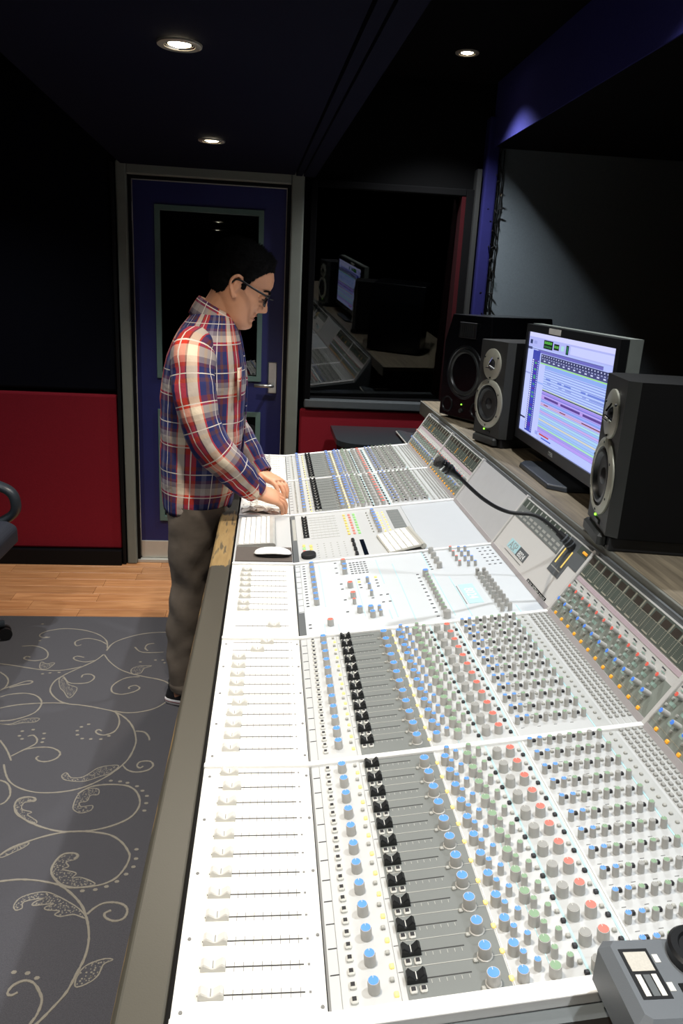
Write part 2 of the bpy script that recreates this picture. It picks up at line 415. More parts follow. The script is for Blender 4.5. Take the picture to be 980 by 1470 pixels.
# window: deep reveal, pane far back
mb = MB()
fr = 0.034
mb.box(WX0-fr+0.012, WX0+0.012, 3.545, YB+0.02, WZ0-0.02, WZ1+fr); mb.box(WX1-0.01, WX1+fr, 3.56, YB+0.02, WZ0-0.02, WZ1+fr); mb.box(WX0+0.012, WX1-0.01, 3.555, YB+0.02, WZ1, WZ1+fr)
window = struct('window_1', mb, mat('window_frame_black', (3,3,4), 0.8, spec=0.08)); bevel(window, 0.004)
mb = MB(); mb.box(WX0-0.02, WX1+0.03, 3.535, YB+0.02, WZ0-0.05, WZ0-0.004); o = build('window_sill', mb, mat('sill_grey', (70,74,76), 0.35), window); bevel(o, 0.006)
mb = MB(); mb.box(WX0, WX1, YB+0.02, 3.74, WZ0-0.03, WZ0-0.006); build('reveal_sill', mb, mat('black_gloss', (8,9,10), 0.12), window)
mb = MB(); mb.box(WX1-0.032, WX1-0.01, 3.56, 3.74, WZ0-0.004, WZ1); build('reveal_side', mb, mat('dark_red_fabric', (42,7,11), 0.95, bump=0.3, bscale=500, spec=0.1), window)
# pane leaning down into the room
ta, tb = math.tan(0.0697), math.tan(0.0613)
def pane_y(x, z): return 3.643 - ta*(z-1.5) + tb*(x-0.5)
c4 = [(WX0, WZ0-0.004), (WX1-0.032, WZ0-0.004), (WX1-0.032, WZ1), (WX0, WZ1)]
mb = MB(); mb.add([(x, pane_y(x,z), z) for x, z in c4] + [(x, pane_y(x,z)+0.008, z) for x, z in c4], [(0,1,2,3),(7,6,5,4),(1,0,4,5),(2,1,5,6),(3,2,6,7),(0,3,7,4)])
build('glass_pane', mb, M_glass, window)
mb = MB(); mb.box(0.962, 0.985, 3.53, YB, 0.6, 2.2); struct('trim_1', mb, mat('dark_trim', (10,12,12), 0.8))

# rug
mb = MB(); mb.cbox(-2.9, 0.30, -2.4, 2.79, 0.0, 0.012, 0.004)

VINES=[[(-0.766,2.459),(-0.785,2.531),(-0.835,2.595),(-0.911,2.638),(-0.996,2.651),(-1.057,2.63),(-1.085,2.601),(-1.086,2.573),(-1.06,2.555),(-1.039,2.564)],[(-0.774,2.494),(-0.813,2.53),(-0.866,2.552),(-0.904,2.538),(-0.917,2.511),(-0.902,2.479),(-0.884,2.49)],[(-0.765,2.433),(-0.751,2.504),(-0.705,2.559),(-0.63,2.604),(-0.54,2.619),(-0.478,2.591),(-0.428,2.517)],[(-0.77,2.398),(-0.79,2.348),(-0.819,2.307),(-0.86,2.259),(-0.893,2.213),(-0.914,2.168),(-0.915,2.11),(-0.898,2.068),(-0.858,2.02),(-0.818,1.997),(-0.775,1.989),(-0.724,1.975),(-0.68,1.959),(-0.635,1.94),(-0.586,1.895),(-0.549,1.834),(-0.527,1.763),(-0.523,1.718),(-0.53,1.653),(-0.547,1.607),(-0.574,1.562),(-0.612,1.52),(-0.657,1.488),(-0.716,1.471),(-0.783,1.471),(-0.84,1.492),(-0.882,1.525),(-0.91,1.569),(-0.932,1.619)],[(-0.797,2.343),(-0.832,2.331),(-0.874,2.347),(-0.888,2.369),(-0.875,2.382),(-0.845,2.372)],[(-0.766,2.398),(-0.735,2.34),(-0.684,2.275),(-0.632,2.236),(-0.567,2.206),(-0.505,2.183),(-0.464,2.153),(-0.418,2.08),(-0.453,2.011),(-0.488,1.965),(-0.539,1.939),(-0.593,1.933),(-0.636,1.946)],[(-0.586,2.206),(-0.633,2.198),(-0.664,2.168),(-0.681,2.124),(-0.669,2.081),(-0.631,2.067),(-0.591,2.084),(-0.571,2.112),(-0.589,2.135),(-0.613,2.124),(-0.61,2.107)],[(-0.636,1.946),(-0.615,1.908),(-0.603,1.858),(-0.61,1.81),(-0.638,1.787),(-0.665,1.794),(-0.676,1.811),(-0.667,1.821),(-0.655,1.811)],[(-0.888,2.205),(-0.858,2.16),(-0.82,2.15),(-0.779,2.16),(-0.765,2.198),(-0.786,2.225),(-0.814,2.221),(-0.816,2.198)],[(-1.234,2.321),(-1.172,2.313),(-1.108,2.297),(-1.051,2.279),(-0.987,2.262),(-0.919,2.256),(-0.864,2.275),(-0.838,2.291)],[(-1.132,2.473),(-1.086,2.477),(-1.041,2.456),(-1.007,2.413),(-1.0,2.363),(-1.032,2.341),(-1.071,2.346),(-1.091,2.362),(-1.084,2.379),(-1.067,2.371)],[(-1.149,2.243),(-1.112,2.205),(-1.093,2.168),(-1.089,2.124),(-1.101,2.096)],[(-1.092,2.11),(-1.059,2.139),(-1.025,2.168),(-1.0,2.168),(-1.005,2.149),(-1.038,2.139),(-1.073,2.117)],[(-1.085,2.048),(-1.051,2.068),(-0.997,2.075),(-0.95,2.054),(-0.919,2.007),(-0.92,1.948),(-0.948,1.911),(-0.993,1.886),(-1.03,1.881)],[(-1.059,1.968),(-1.012,1.988),(-0.948,2.0),(-0.881,2.004),(-0.818,2.0)],[(-0.923,1.665),(-0.892,1.702),(-0.865,1.734),(-0.866,1.762),(-0.887,1.788),(-0.904,1.781)],[(-0.892,1.702),(-0.853,1.714),(-0.809,1.713),(-0.777,1.694),(-0.765,1.673),(-0.773,1.647),(-0.799,1.632),(-0.825,1.637),(-0.838,1.653),(-0.832,1.663)],[(-0.99,1.758),(-0.957,1.713),(-0.931,1.67),(-0.915,1.639)],[(-0.544,1.607),(-0.524,1.581),(-0.492,1.569),(-0.457,1.58),(-0.444,1.605),(-0.458,1.628),(-0.489,1.626),(-0.497,1.606),(-0.486,1.591),(-0.476,1.601)],[(-0.535,1.81),(-0.504,1.803),(-0.484,1.774),(-0.478,1.751)],[(-0.649,2.469),(-0.618,2.425),(-0.569,2.417),(-0.518,2.423)],[(-0.57,2.506),(-0.597,2.496),(-0.603,2.46),(-0.587,2.434)],[(-0.917,1.535),(-0.892,1.521),(-0.872,1.493),(-0.863,1.465)],[(-0.656,1.46),(-0.629,1.492),(-0.586,1.505),(-0.539,1.504),(-0.503,1.494),(-0.474,1.464),(-0.457,1.418),(-0.46,1.375),(-0.481,1.338),(-0.524,1.309),(-0.574,1.292),(-0.626,1.288),(-0.675,1.292),(-0.728,1.312),(-0.772,1.337),(-0.81,1.367),(-0.83,1.401),(-0.832,1.436),(-0.811,1.449),(-0.784,1.444),(-0.779,1.428),(-0.801,1.433)],[(-0.806,1.197),(-0.785,1.225),(-0.746,1.25),(-0.701,1.272),(-0.652,1.286),(-0.61,1.289),(-0.562,1.283),(-0.516,1.269),(-0.479,1.238),(-0.454,1.2),(-0.447,1.178),(-0.451,1.143),(-0.469,1.102),(-0.499,1.08),(-0.535,1.072),(-0.574,1.07),(-0.604,1.077),(-0.63,1.101),(-0.648,1.129),(-0.649,1.163),(-0.634,1.195),(-0.605,1.199),(-0.592,1.189),(-0.599,1.176)],[(-0.774,1.099),(-0.727,1.104),(-0.678,1.099),(-0.636,1.088),(-0.609,1.077),(-0.573,1.047),(-0.54,1.009),(-0.52,0.972),(-0.504,0.93),(-0.495,0.886),(-0.495,0.843),(-0.504,0.798),(-0.514,0.755),(-0.533,0.719),(-0.558,0.68),(-0.582,0.656)],[(-0.519,0.978),(-0.505,0.998),(-0.485,1.013),(-0.457,1.015),(-0.431,1.005),(-0.419,0.986),(-0.424,0.962),(-0.445,0.954),(-0.468,0.964),(-0.475,0.979),(-0.461,0.989)],[(-0.623,0.759),(-0.635,0.752),(-0.645,0.758),(-0.639,0.777),(-0.618,0.789),(-0.595,0.782),(-0.574,0.757),(-0.563,0.734),(-0.564,0.702),(-0.572,0.681),(-0.582,0.656)],[(-0.877,1.5),(-0.862,1.463),(-0.865,1.428),(-0.877,1.415)]]
LEAVES=[[(-0.729,1.556),(-0.718,1.57),(-0.697,1.545),(-0.665,1.545),(-0.645,1.564),(-0.617,1.598),(-0.559,1.607),(-0.575,1.567),(-0.607,1.548),(-0.649,1.525),(-0.689,1.526),(-0.718,1.536)],[(-0.9,2.183),(-0.888,2.205),(-0.855,2.146),(-0.815,2.117),(-0.814,2.068),(-0.828,2.04),(-0.858,2.089),(-0.879,2.117)],[(-0.552,2.3),(-0.578,2.276),(-0.587,2.236),(-0.616,2.229),(-0.63,2.26),(-0.611,2.292)],[(-1.01,2.33),(-0.986,2.314),(-0.955,2.322),(-0.963,2.282),(-0.981,2.266),(-1.004,2.282)],[(-1.024,1.862),(-0.985,1.862),(-0.949,1.892),(-0.899,1.898),(-0.905,1.873),(-0.948,1.868),(-0.984,1.856)],[(-0.829,1.401),(-0.829,1.437),(-0.788,1.448),(-0.777,1.43),(-0.808,1.422),(-0.805,1.392),(-0.773,1.378),(-0.781,1.366),(-0.749,1.34),(-0.748,1.328),(-0.793,1.354)],[(-0.656,1.401),(-0.655,1.454),(-0.634,1.485),(-0.599,1.484),(-0.593,1.457),(-0.615,1.453),(-0.62,1.426),(-0.641,1.418),(-0.631,1.4),(-0.599,1.404),(-0.599,1.382),(-0.624,1.37),(-0.646,1.381)],[(-0.647,1.129),(-0.647,1.167),(-0.63,1.197),(-0.593,1.194),(-0.594,1.176),(-0.617,1.166),(-0.607,1.148),(-0.62,1.138),(-0.581,1.123),(-0.587,1.106),(-0.563,1.106),(-0.521,1.081),(-0.564,1.071),(-0.605,1.081),(-0.633,1.105)],[(-0.519,0.966),(-0.552,0.979),(-0.583,0.974),(-0.6,0.981),(-0.592,0.992),(-0.625,0.997),(-0.63,1.006),(-0.612,1.017),(-0.662,1.013),(-0.661,1.025),(-0.641,1.037),(-0.689,1.026),(-0.688,1.005),(-0.702,0.999),(-0.711,1.015),(-0.703,1.039),(-0.674,1.054),(-0.637,1.056),(-0.587,1.029),(-0.542,0.996)],[(-0.5,0.798),(-0.485,0.825),(-0.449,0.841),(-0.427,0.838),(-0.446,0.826),(-0.453,0.796),(-0.47,0.777),(-0.497,0.768)],[(-0.798,1.189),(-0.778,1.203),(-0.746,1.231),(-0.745,1.246),(-0.783,1.221),(-0.806,1.197)]]
DOTS=[(-0.897,1.823),(-0.932,1.814),(-0.933,1.785),(-0.918,1.766),(-0.852,1.799),(-0.846,1.767),(-0.844,1.745),(-0.733,1.839),(-0.711,1.856),(-0.742,1.815),(-0.735,1.789),(-0.713,1.765),(-0.683,1.762),(-0.648,1.761),(-0.624,1.781),(-1.108,2.698),(-1.055,2.564),(-1.073,2.527),(-0.501,2.325),(-0.512,2.349),(-0.603,2.332),(-0.543,2.349),(-0.537,1.521),(-0.512,1.513),(-0.479,1.495),(-0.567,1.525),(-0.977,2.228),(-0.95,2.236),(-0.915,2.24),(-0.44,1.446),(-0.437,1.411),(-0.437,1.376),(-0.433,1.209),(-0.428,1.172),(-0.43,1.141),(-0.445,1.114),(-0.465,1.088),(-0.489,1.071),(-0.516,1.061),(-0.549,1.058),(-0.648,0.813),(-0.616,0.809),(-0.591,0.795),(-0.458,1.472)]

M_rug = mat('rug_pile', (74,73,78), 0.98, var=0.5, scale=330, bump=0.8, bscale=900, spec=0.05, sheen=0.25)
M_vine = mat('rug_vine_yarn', (138,132,121), 0.95, var=0.2, scale=300, bump=0.6, bscale=900, spec=0.05)
M_leaf = mat('rug_leaf_yarn', (118,114,106), 0.95, var=0.45, scale=420, bump=0.6, bscale=900, spec=0.05)
rug = build('rug', mb, M_rug); tag(rug, 'large dark grey rug with pale scrolling vine pattern on the wooden floor', 'rug')
def ribbon(mb, pts, wd, z, closed=False):
    P = catmull([(p[0],p[1],0) for p in pts], 6, closed); n = len(P); o = len(mb.v)
    for i, p in enumerate(P):
        a = P[(i-1) % n] if closed else P[max(i-1,0)]; b = P[(i+1) % n] if closed else P[min(i+1,n-1)]
        t = (b-a).normalized(); nn = Vector((-t.y, t.x, 0)); ww = wd*(1 + random.uniform(-.25,.25))/2
        for q, zz in ((p-nn*ww, z-0.0035), (p-nn*ww*0.7, z), (p+nn*ww*0.7, z), (p+nn*ww, z-0.0035)): mb.v.append((q.x, q.y, zz))
    for i in range(n if closed else n-1):
        j = (i+1) % n
        for k in range(3): mb.f.append((o+i*4+k, o+j*4+k, o+j*4+k+1, o+i*4+k+1)); mb.m.append(0)
ZR = 0.0126
vine, leaf_, dot = MB(), MB(), MB()
for dx, dy in ((0,0), (-1.32,0.0)):
    vine = MB()
    for li_, L in enumerate(VINES): ribbon(vine, [(x+dx, y+dy) for x, y in L], 0.0085, ZR + li_*2e-5)
    build('vine_pattern', vine, M_vine, rug)
    for L in LEAVES:
        L = [(x+dx, y+dy) for x, y in L]
        ribbon(leaf_, L, 0.005, ZR, True)
        C_ = Vector((sum(p[0] for p in L)/len(L), sum(p[1] for p in L)/len(L), 0))
        xs = [p[0] for p in L]; ys = [p[1] for p in L]
        def inside(px, py):
            c = False; j = len(L)-1
            for i in range(len(L)):
                if (L[i][1] > py) != (L[j][1] > py) and px < (L[j][0]-L[i][0])*(py-L[i][1])/(L[j][1]-L[i][1])+L[i][0]: c = not c
                j = i
            return c
        st = 0.007; px = min(xs)
        while px < max(xs):
            py = min(ys)
            while py < max(ys):
                qx, qy = px+random.uniform(-.003,.003), py+random.uniform(-.003,.003)
                if inside(qx, qy) and random.random() < 0.75:
                    a = random.uniform(0, 3); h = random.uniform(.0018,.0032)
                    leaf_.add([(qx+h*math.cos(a+k*1.571), qy+h*math.sin(a+k*1.571), ZR-0.0005) for k in range(4)], [(0,1,2,3)])
                py += st
            px += st
    for x, y in DOTS:
        dot.add([(x+dx+0.007*math.cos(k*1.05), y+dy+0.0055*math.sin(k*1.05), ZR) for k in range(6)], [tuple(range(6))])
tag(build('leaf_pattern', leaf_, M_vine, rug), kind='stuff')
tag(build('berry_dots', dot, M_vine, rug), kind='stuff')

# ================================================================ MIXING CONSOLE
PA, PB, PD = Vector((0,0,0.8)), Vector((0.5836,0,0.875)), Vector((0.6772,0,1.0234))
e1 = (PB-PA).normalized(); n1 = Vector((-e1.z,0,e1.x)); A1 = math.atan2(e1.z, e1.x)
e2 = (PD-PB).normalized(); n2 = Vector((-e2.z,0,e2.x)); A2 = math.atan2(e2.z, e2.x)
SEC = 0.482
def P1(s, y, h=0): return PA + e1*s + n1*h + Vector((0,y,0))
def P2(t, y, h=0): return PB + e2*t + n2*h + Vector((0,y,0))
T1 = Matrix((e1, Vector((0,1,0)), n1)).transposed().to_4x4(); T1.translation = PA
T2 = Matrix((e2, Vector((0,1,0)), n2)).transposed().to_4x4(); T2.translation = PB
LEN1, LEN2 = 0.5884, 0.1755
console = thing('mixing_console', 'long white and grey recording studio mixing console with rows of knobs and faders', 'mixing console', (0, 1.446, 0))
def cpart(name, mb, m, parent=console, b=0, **k):
    o = build(name, mb, m, parent, **k)
    if b: bevel(o, b, 2)
    if name in ('panel_print', 'scale_print', 'meter_scale', 'meter_cell', 'lit_meter_bars', 'turquoise_print', 'plate_lettering', 'routing_strips', 'white_rule'): o['kind'] = 'stuff'
    return o
# armrest
def armrest_mat():
    m = bpy.data.materials.new('armrest_worn_vinyl'); m.use_nodes = True; nt = m.node_tree; N = nt.nodes; b = N['Principled BSDF']
    tc = N.new('ShaderNodeTexCoord'); sp = N.new('ShaderNodeSeparateXYZ'); nt.links.new(tc.outputs['Object'], sp.inputs[0])
    nz = N.new('ShaderNodeTexNoise'); nz.inputs['Scale'].default_value = 25; nz.inputs['Detail'].default_value = 5
    mp = N.new('ShaderNodeMapping'); mp.inputs['Scale'].default_value = (3.2, 0.35, 1); nt.links.new(tc.outputs['Object'], mp.inputs[0]); nt.links.new(mp.outputs[0], nz.inputs['Vector'])
    # worn stretch in front of the keyboard (object y about 0.02 .. 0.5 from the middle)
    a = N.new('ShaderNodeMapRange'); a.inputs['From Min'].default_value = 0.0; a.inputs['From Max'].default_value = 0.03; nt.links.new(sp.outputs['Y'], a.inputs[0])
    c = N.new('ShaderNodeMapRange'); c.inputs['From Min'].default_value = 0.62; c.inputs['From Max'].default_value = 0.5; nt.links.new(sp.outputs['Y'], c.inputs[0])
    mu = N.new('ShaderNodeMath'); mu.operation = 'MULTIPLY'; nt.links.new(a.outputs[0], mu.inputs[0]); nt.links.new(c.outputs[0], mu.inputs[1])
    ed = N.new('ShaderNodeMapRange'); ed.inputs['From Min'].default_value = -0.0255; ed.inputs['From Max'].default_value = -0.031; nt.links.new(sp.outputs['X'], ed.inputs[0])
    mm = N.new('ShaderNodeMath'); mm.operation = 'MAXIMUM'; nt.links.new(mu.outputs[0], mm.inputs[0]); nt.links.new(ed.outputs[0], mm.inputs[1])
    gt = N.new('ShaderNodeMath'); gt.operation = 'SUBTRACT'; nt.links.new(mm.outputs[0], gt.inputs[0])
    n3 = N.new('ShaderNodeMapRange'); n3.inputs['From Min'].default_value = 0.35; n3.inputs['From Max'].default_value = 0.62; n3.inputs['To Max'].default_value = 0.75; nt.links.new(nz.outputs['Fac'], n3.inputs[0]); nt.links.new(n3.outputs[0], gt.inputs[1])
    st = N.new('ShaderNodeMapRange'); st.inputs['From Min'].default_value = 0.2; st.inputs['From Max'].default_value = 0.45; nt.links.new(gt.outputs[0], st.inputs[0])
    wr = N.new('ShaderNodeValToRGB'); wr.color_ramp.elements[0].color = lin((112,88,56)) + [1]; wr.color_ramp.elements[1].color = lin((182,154,104)) + [1]; nt.links.new(nz.outputs['Fac'], wr.inputs[0])
    mx = N.new('ShaderNodeMix'); mx.data_type = 'RGBA'; mx.inputs[6].default_value = lin((72,69,60)) + [1]
    nt.links.new(st.outputs[0], mx.inputs[0]); nt.links.new(wr.outputs[0], mx.inputs[7]); nt.links.new(mx.outputs[2], b.inputs['Base Color'])
    b.inputs['Roughness'].default_value = 0.42
    n4 = N.new('ShaderNodeTexNoise'); n4.inputs['Scale'].default_value = 500; nt.links.new(tc.outputs['Object'], n4.inputs['Vector'])
    bp = N.new('ShaderNodeBump'); bp.inputs['Strength'].default_value = 0.1; bp.inputs['Distance'].default_value = 0.001; nt.links.new(n4.outputs['Fac'], bp.inputs['Height']); nt.links.new(bp.outputs[0], b.inputs['Normal'])
    return m
mb = MB(); mb.prism([(-0.247,0.745),(-0.247,0.782),(-0.240,0.790),(-0.186,0.790),(-0.186,0.745)], -0.06, 2.94)
mb.f = [tuple(reversed(f)) for f in mb.f]
cpart('armrest', mb, armrest_mat(), b=0.003)
mb = MB(); mb.box(-0.186, -0.1795, -0.02, 2.91, 0.75, 0.784); cpart('armrest_joint', mb, M_black)
# body under the panels, end cheeks and legs
mb = MB(); mb.prism([(-0.178,0.74),(-0.178,0.788),(0.0,0.788),(0.585,0.862),(0.672,1.006),(0.685,1.006),(0.685,0.62),(0.3,0.62)], 0.0, 2.892)
mb.f = [tuple(reversed(f)) for f in mb.f]
cpart('console_body', mb, M_body)
for y0, y1 in ((-0.020, -0.0015), (2.896, 2.914)):
    mb = MB(); mb.prism([(-0.186,0.70),(-0.186,0.790),(0.0,0.790),(0.586,0.863),(0.682,1.012),(0.69,1.012),(0.69,0.0),(0.35,0.0),(0.35,0.55)], y0, y1)
    mb.f = [tuple(reversed(f)) for f in mb.f]
    cpart('end_cheek', mb, M_cheek)
for yy in (0.964, 1.928):
    mb = MB(); mb.box(0.36, 0.66, yy-0.02, yy+0.02, 0.0, 0.64); cpart('leg', mb, M_body, b=0.004)

# knob meshes
def knob_mesh(name, r, h, cap, seg=12, flare=1.0, skirt=None):
    k = MB(); prof = []
    if skirt: prof = [(skirt, 0), (skirt, 0.0015), (r*1.01, 0.0022)]
    else: prof = [(r*flare, 0), (r*flare, 0.001)]
    prof += [(r*0.97, h*0.93), (r*0.92, h), (r*0.84, h), (r*0.82, h*1.02), (0, h*1.03)]
    mis = [0]*(len(prof)-1); mis[-1] = 1; mis[-2] = 1
    k.lathe(prof, seg, mis)
    k.box(-0.00035, 0.00035, r*0.35, r*0.84, h*1.0, h*1.045, 2)
    return k, name
def kset(nm, cap, r, h, **kw):
    k, n = knob_mesh(nm, r, h, cap, **kw)
    mats = [M_knob, cap, M_btnw]
    me = k.mesh(nm, mats)
    for p in me.polygons: p.use_smooth = True
    me.set_sharp_from_angle(angle=math.radians(50))
    return k, me, mats
K = {
 'B': kset('knob_blue', M_capb, 0.0074, 0.0165), 'R': kset('knob_red', M_capr, 0.0078, 0.0165), 'N': kset('knob_plain', M_capk, 0.0080, 0.0165),
 'G': kset('knob_green', M_capg, 0.0076, 0.0165), 'b': kset('knob_small_blue', M_capb, 0.0047, 0.0155, seg=10), 'g': kset('knob_small_green', M_capg, 0.0047, 0.0155, seg=10),
 'n': kset('knob_small_plain', M_capk, 0.0047, 0.0155, seg=10), 'r': kset('knob_small_red', M_capr, 0.0047, 0.0155, seg=10),
 'S': kset('knob_skirted_blue', M_capb, 0.0084, 0.0175, skirt=0.0098)}
def button_mb(wx, wy, h, mi=0, dotted=False):
    b = MB(); b.cbox(-wx/2, wx/2, -wy/2, wy/2, 0, h, min(wx,wy)*0.18, mi)
    if dotted: b.box(-wx*0.3, wx*0.3, -wy*0.28, wy*0.28, h, h+0.0006, 1)
    return b
BT = {
 'wk': (button_mb(0.0085,0.0095,0.0045,0,True), [M_btnw, M_btnk]), 'dk': (button_mb(0.0062,0.0062,0.0045), [M_btnk, M_btnk]), 'gr': (button_mb(0.0055,0.0055,0.0042), [M_btng, M_btnk]),
 'led': (button_mb(0.0055,0.007,0.0030), [M_ledy, M_btnk]), 'org': (button_mb(0.007,0.0075,0.004), [M_ledo, M_btnk]), 'ylw': (button_mb(0.0075,0.009,0.0035), [M_ledy, M_btnk]),
 'pk': (button_mb(0.0075,0.004,0.0012), [M_btnk, M_btnk]),
 'rt': (button_mb(0.0062,0.0078,0.0040), [mat('routing_button', (158,158,154), 0.45), M_btnk])}
BTM = {k: v[0].mesh('push_button', v[1]) for k, v in BT.items()}
# fader caps
def cap_mb(L, W, H):
    c = MB()
    # saddle shape: two raised ends and a dip with a line across the middle
    pr = [(-L/2,0),(-L/2*0.96,H*0.75),(-L/2*0.72,H),(-L*0.10,H*0.52),(0,H*0.45),(L*0.10,H*0.52),(L/2*0.72,H),(L/2*0.96,H*0.75),(L/2,0)]
    n = len(pr); vs = []
    for y, q in ((-W/2,1.0),(-W/2*0.82,1.0),(W/2*0.82,1.0),(W/2,1.0)):
        for i, (x, z) in enumerate(pr): vs.append((x, y, z*(0.82 if abs(y) > W/2*0.9 else 1.0)))
    fs = []
    for r in range(3):
        for i in range(n-1): fs.append((r*n+i+1, r*n+i, (r+1)*n+i, (r+1)*n+i+1))
    fs.append(tuple(range(n))); fs.append(tuple(range(4*n-1, 3*n-1, -1)))
    fs = [tuple(reversed(f)) for f in fs]
    c.add(vs, fs, 0)
    c.box(-0.0005, 0.0005, -W/2*0.8, W/2*0.8, H*0.42, H*0.5, 1)
    return c
CAPW = cap_mb(0.030, 0.0125, 0.011); CAPK = cap_mb(0.0245, 0.0125, 0.013); CAPS = cap_mb(0.02, 0.009, 0.008)
ME_CAPW = CAPW.mesh('fader_cap', [M_fadw, M_line]); ME_CAPK = CAPK.mesh('fader_cap_black', [M_fadk, M_btnw])
CH = 0.0376; CH0 = 0.050
def chy(k, i): return SEC*k + CH0 + CH*i

# rails between the sections, following the profile
def rail(y0, y1, hh, zdrop=0.012):
    m = MB()
    m.box(-0.1795, 0.001, y0, y1, 0.8-zdrop, 0.8+hh)
    m.box(0, LEN1-0.001, y0, y1, -zdrop, hh, 0, T1)
    return m
for k in range(7):
    yy = SEC*k
    if k == 0: m = rail(-0.001, 0.0215, 0.004, 0.012)
    elif k == 6: m = rail(yy-0.004, yy+0.018, 0.004, 0.02)
    else: m = rail(yy-0.0055, yy+0.0055, 0.0055)
    cpart('divider_rail', m, M_rail, b=0.0015)
    m = MB(); m.box(0.0, LEN2+0.006, yy-0.0055, yy+0.0055, -0.01, 0.005, 0, T2); cpart('upstand_rail', m, M_upst, b=0.0015)
mb = MB(); mb.box(-0.002, 0.010, 0, SEC*6, -0.006, 0.004, 0, T2); cpart('upstand_skirt', mb, mat('skirt_grey', (168,162,162), 0.5))

stuff_knobs = {}; stuff_btn = {}
def tfm1(s, y, h=0):
    t = T1.copy(); t.translation = P1(s, y, h); return t
def tfm2(s, y, h=0):
    t = T2.copy(); t.translation = P2(s, y, h); return t
def add_knob(kind, s, y, parent, name='knob', plane=1, indiv=True, scale=1.0):
    t = tfm1(s, y) if plane == 1 else tfm2(s, y)
    if indiv:
        o = put(name, K[kind][1], parent, t.translation - wloc(parent), (0, -(A1 if plane == 1 else A2), 0))
        if scale != 1: o.scale = (scale,)*3
    else:
        stuff_knobs.setdefault((parent.name, kind), MB()).merge(K[kind][0], t @ Matrix.Scale(scale, 4))
def add_btn(kind, s, y, parent, name='push_button', plane=1, indiv=True):
    t = tfm1(s, y) if plane == 1 else tfm2(s, y)
    if indiv: put(name, BTM[kind], parent, t.translation - wloc(parent), (0, -(A1 if plane == 1 else A2), 0))
    else: stuff_btn.setdefault((parent.name, kind), MB()).merge(BT[kind][0], t)
def flush(parent):
    for (pn, kind) in [k for k in stuff_knobs if k[0] == parent.name]:
        o = build('small_knobs', stuff_knobs.pop((pn, kind)), K[kind][2], parent); o['kind'] = 'stuff'
    for (pn, kind) in [k for k in stuff_btn if k[0] == parent.name]:
        o = build('small_buttons', stuff_btn.pop((pn, kind)), BT[kind][1], parent); o['kind'] = 'stuff'
def q1(m, s0, s1, y0, y1, h=0.0006, mi=0): m.box(s0, s1, y0, y1, -0.0002, h, mi, T1)

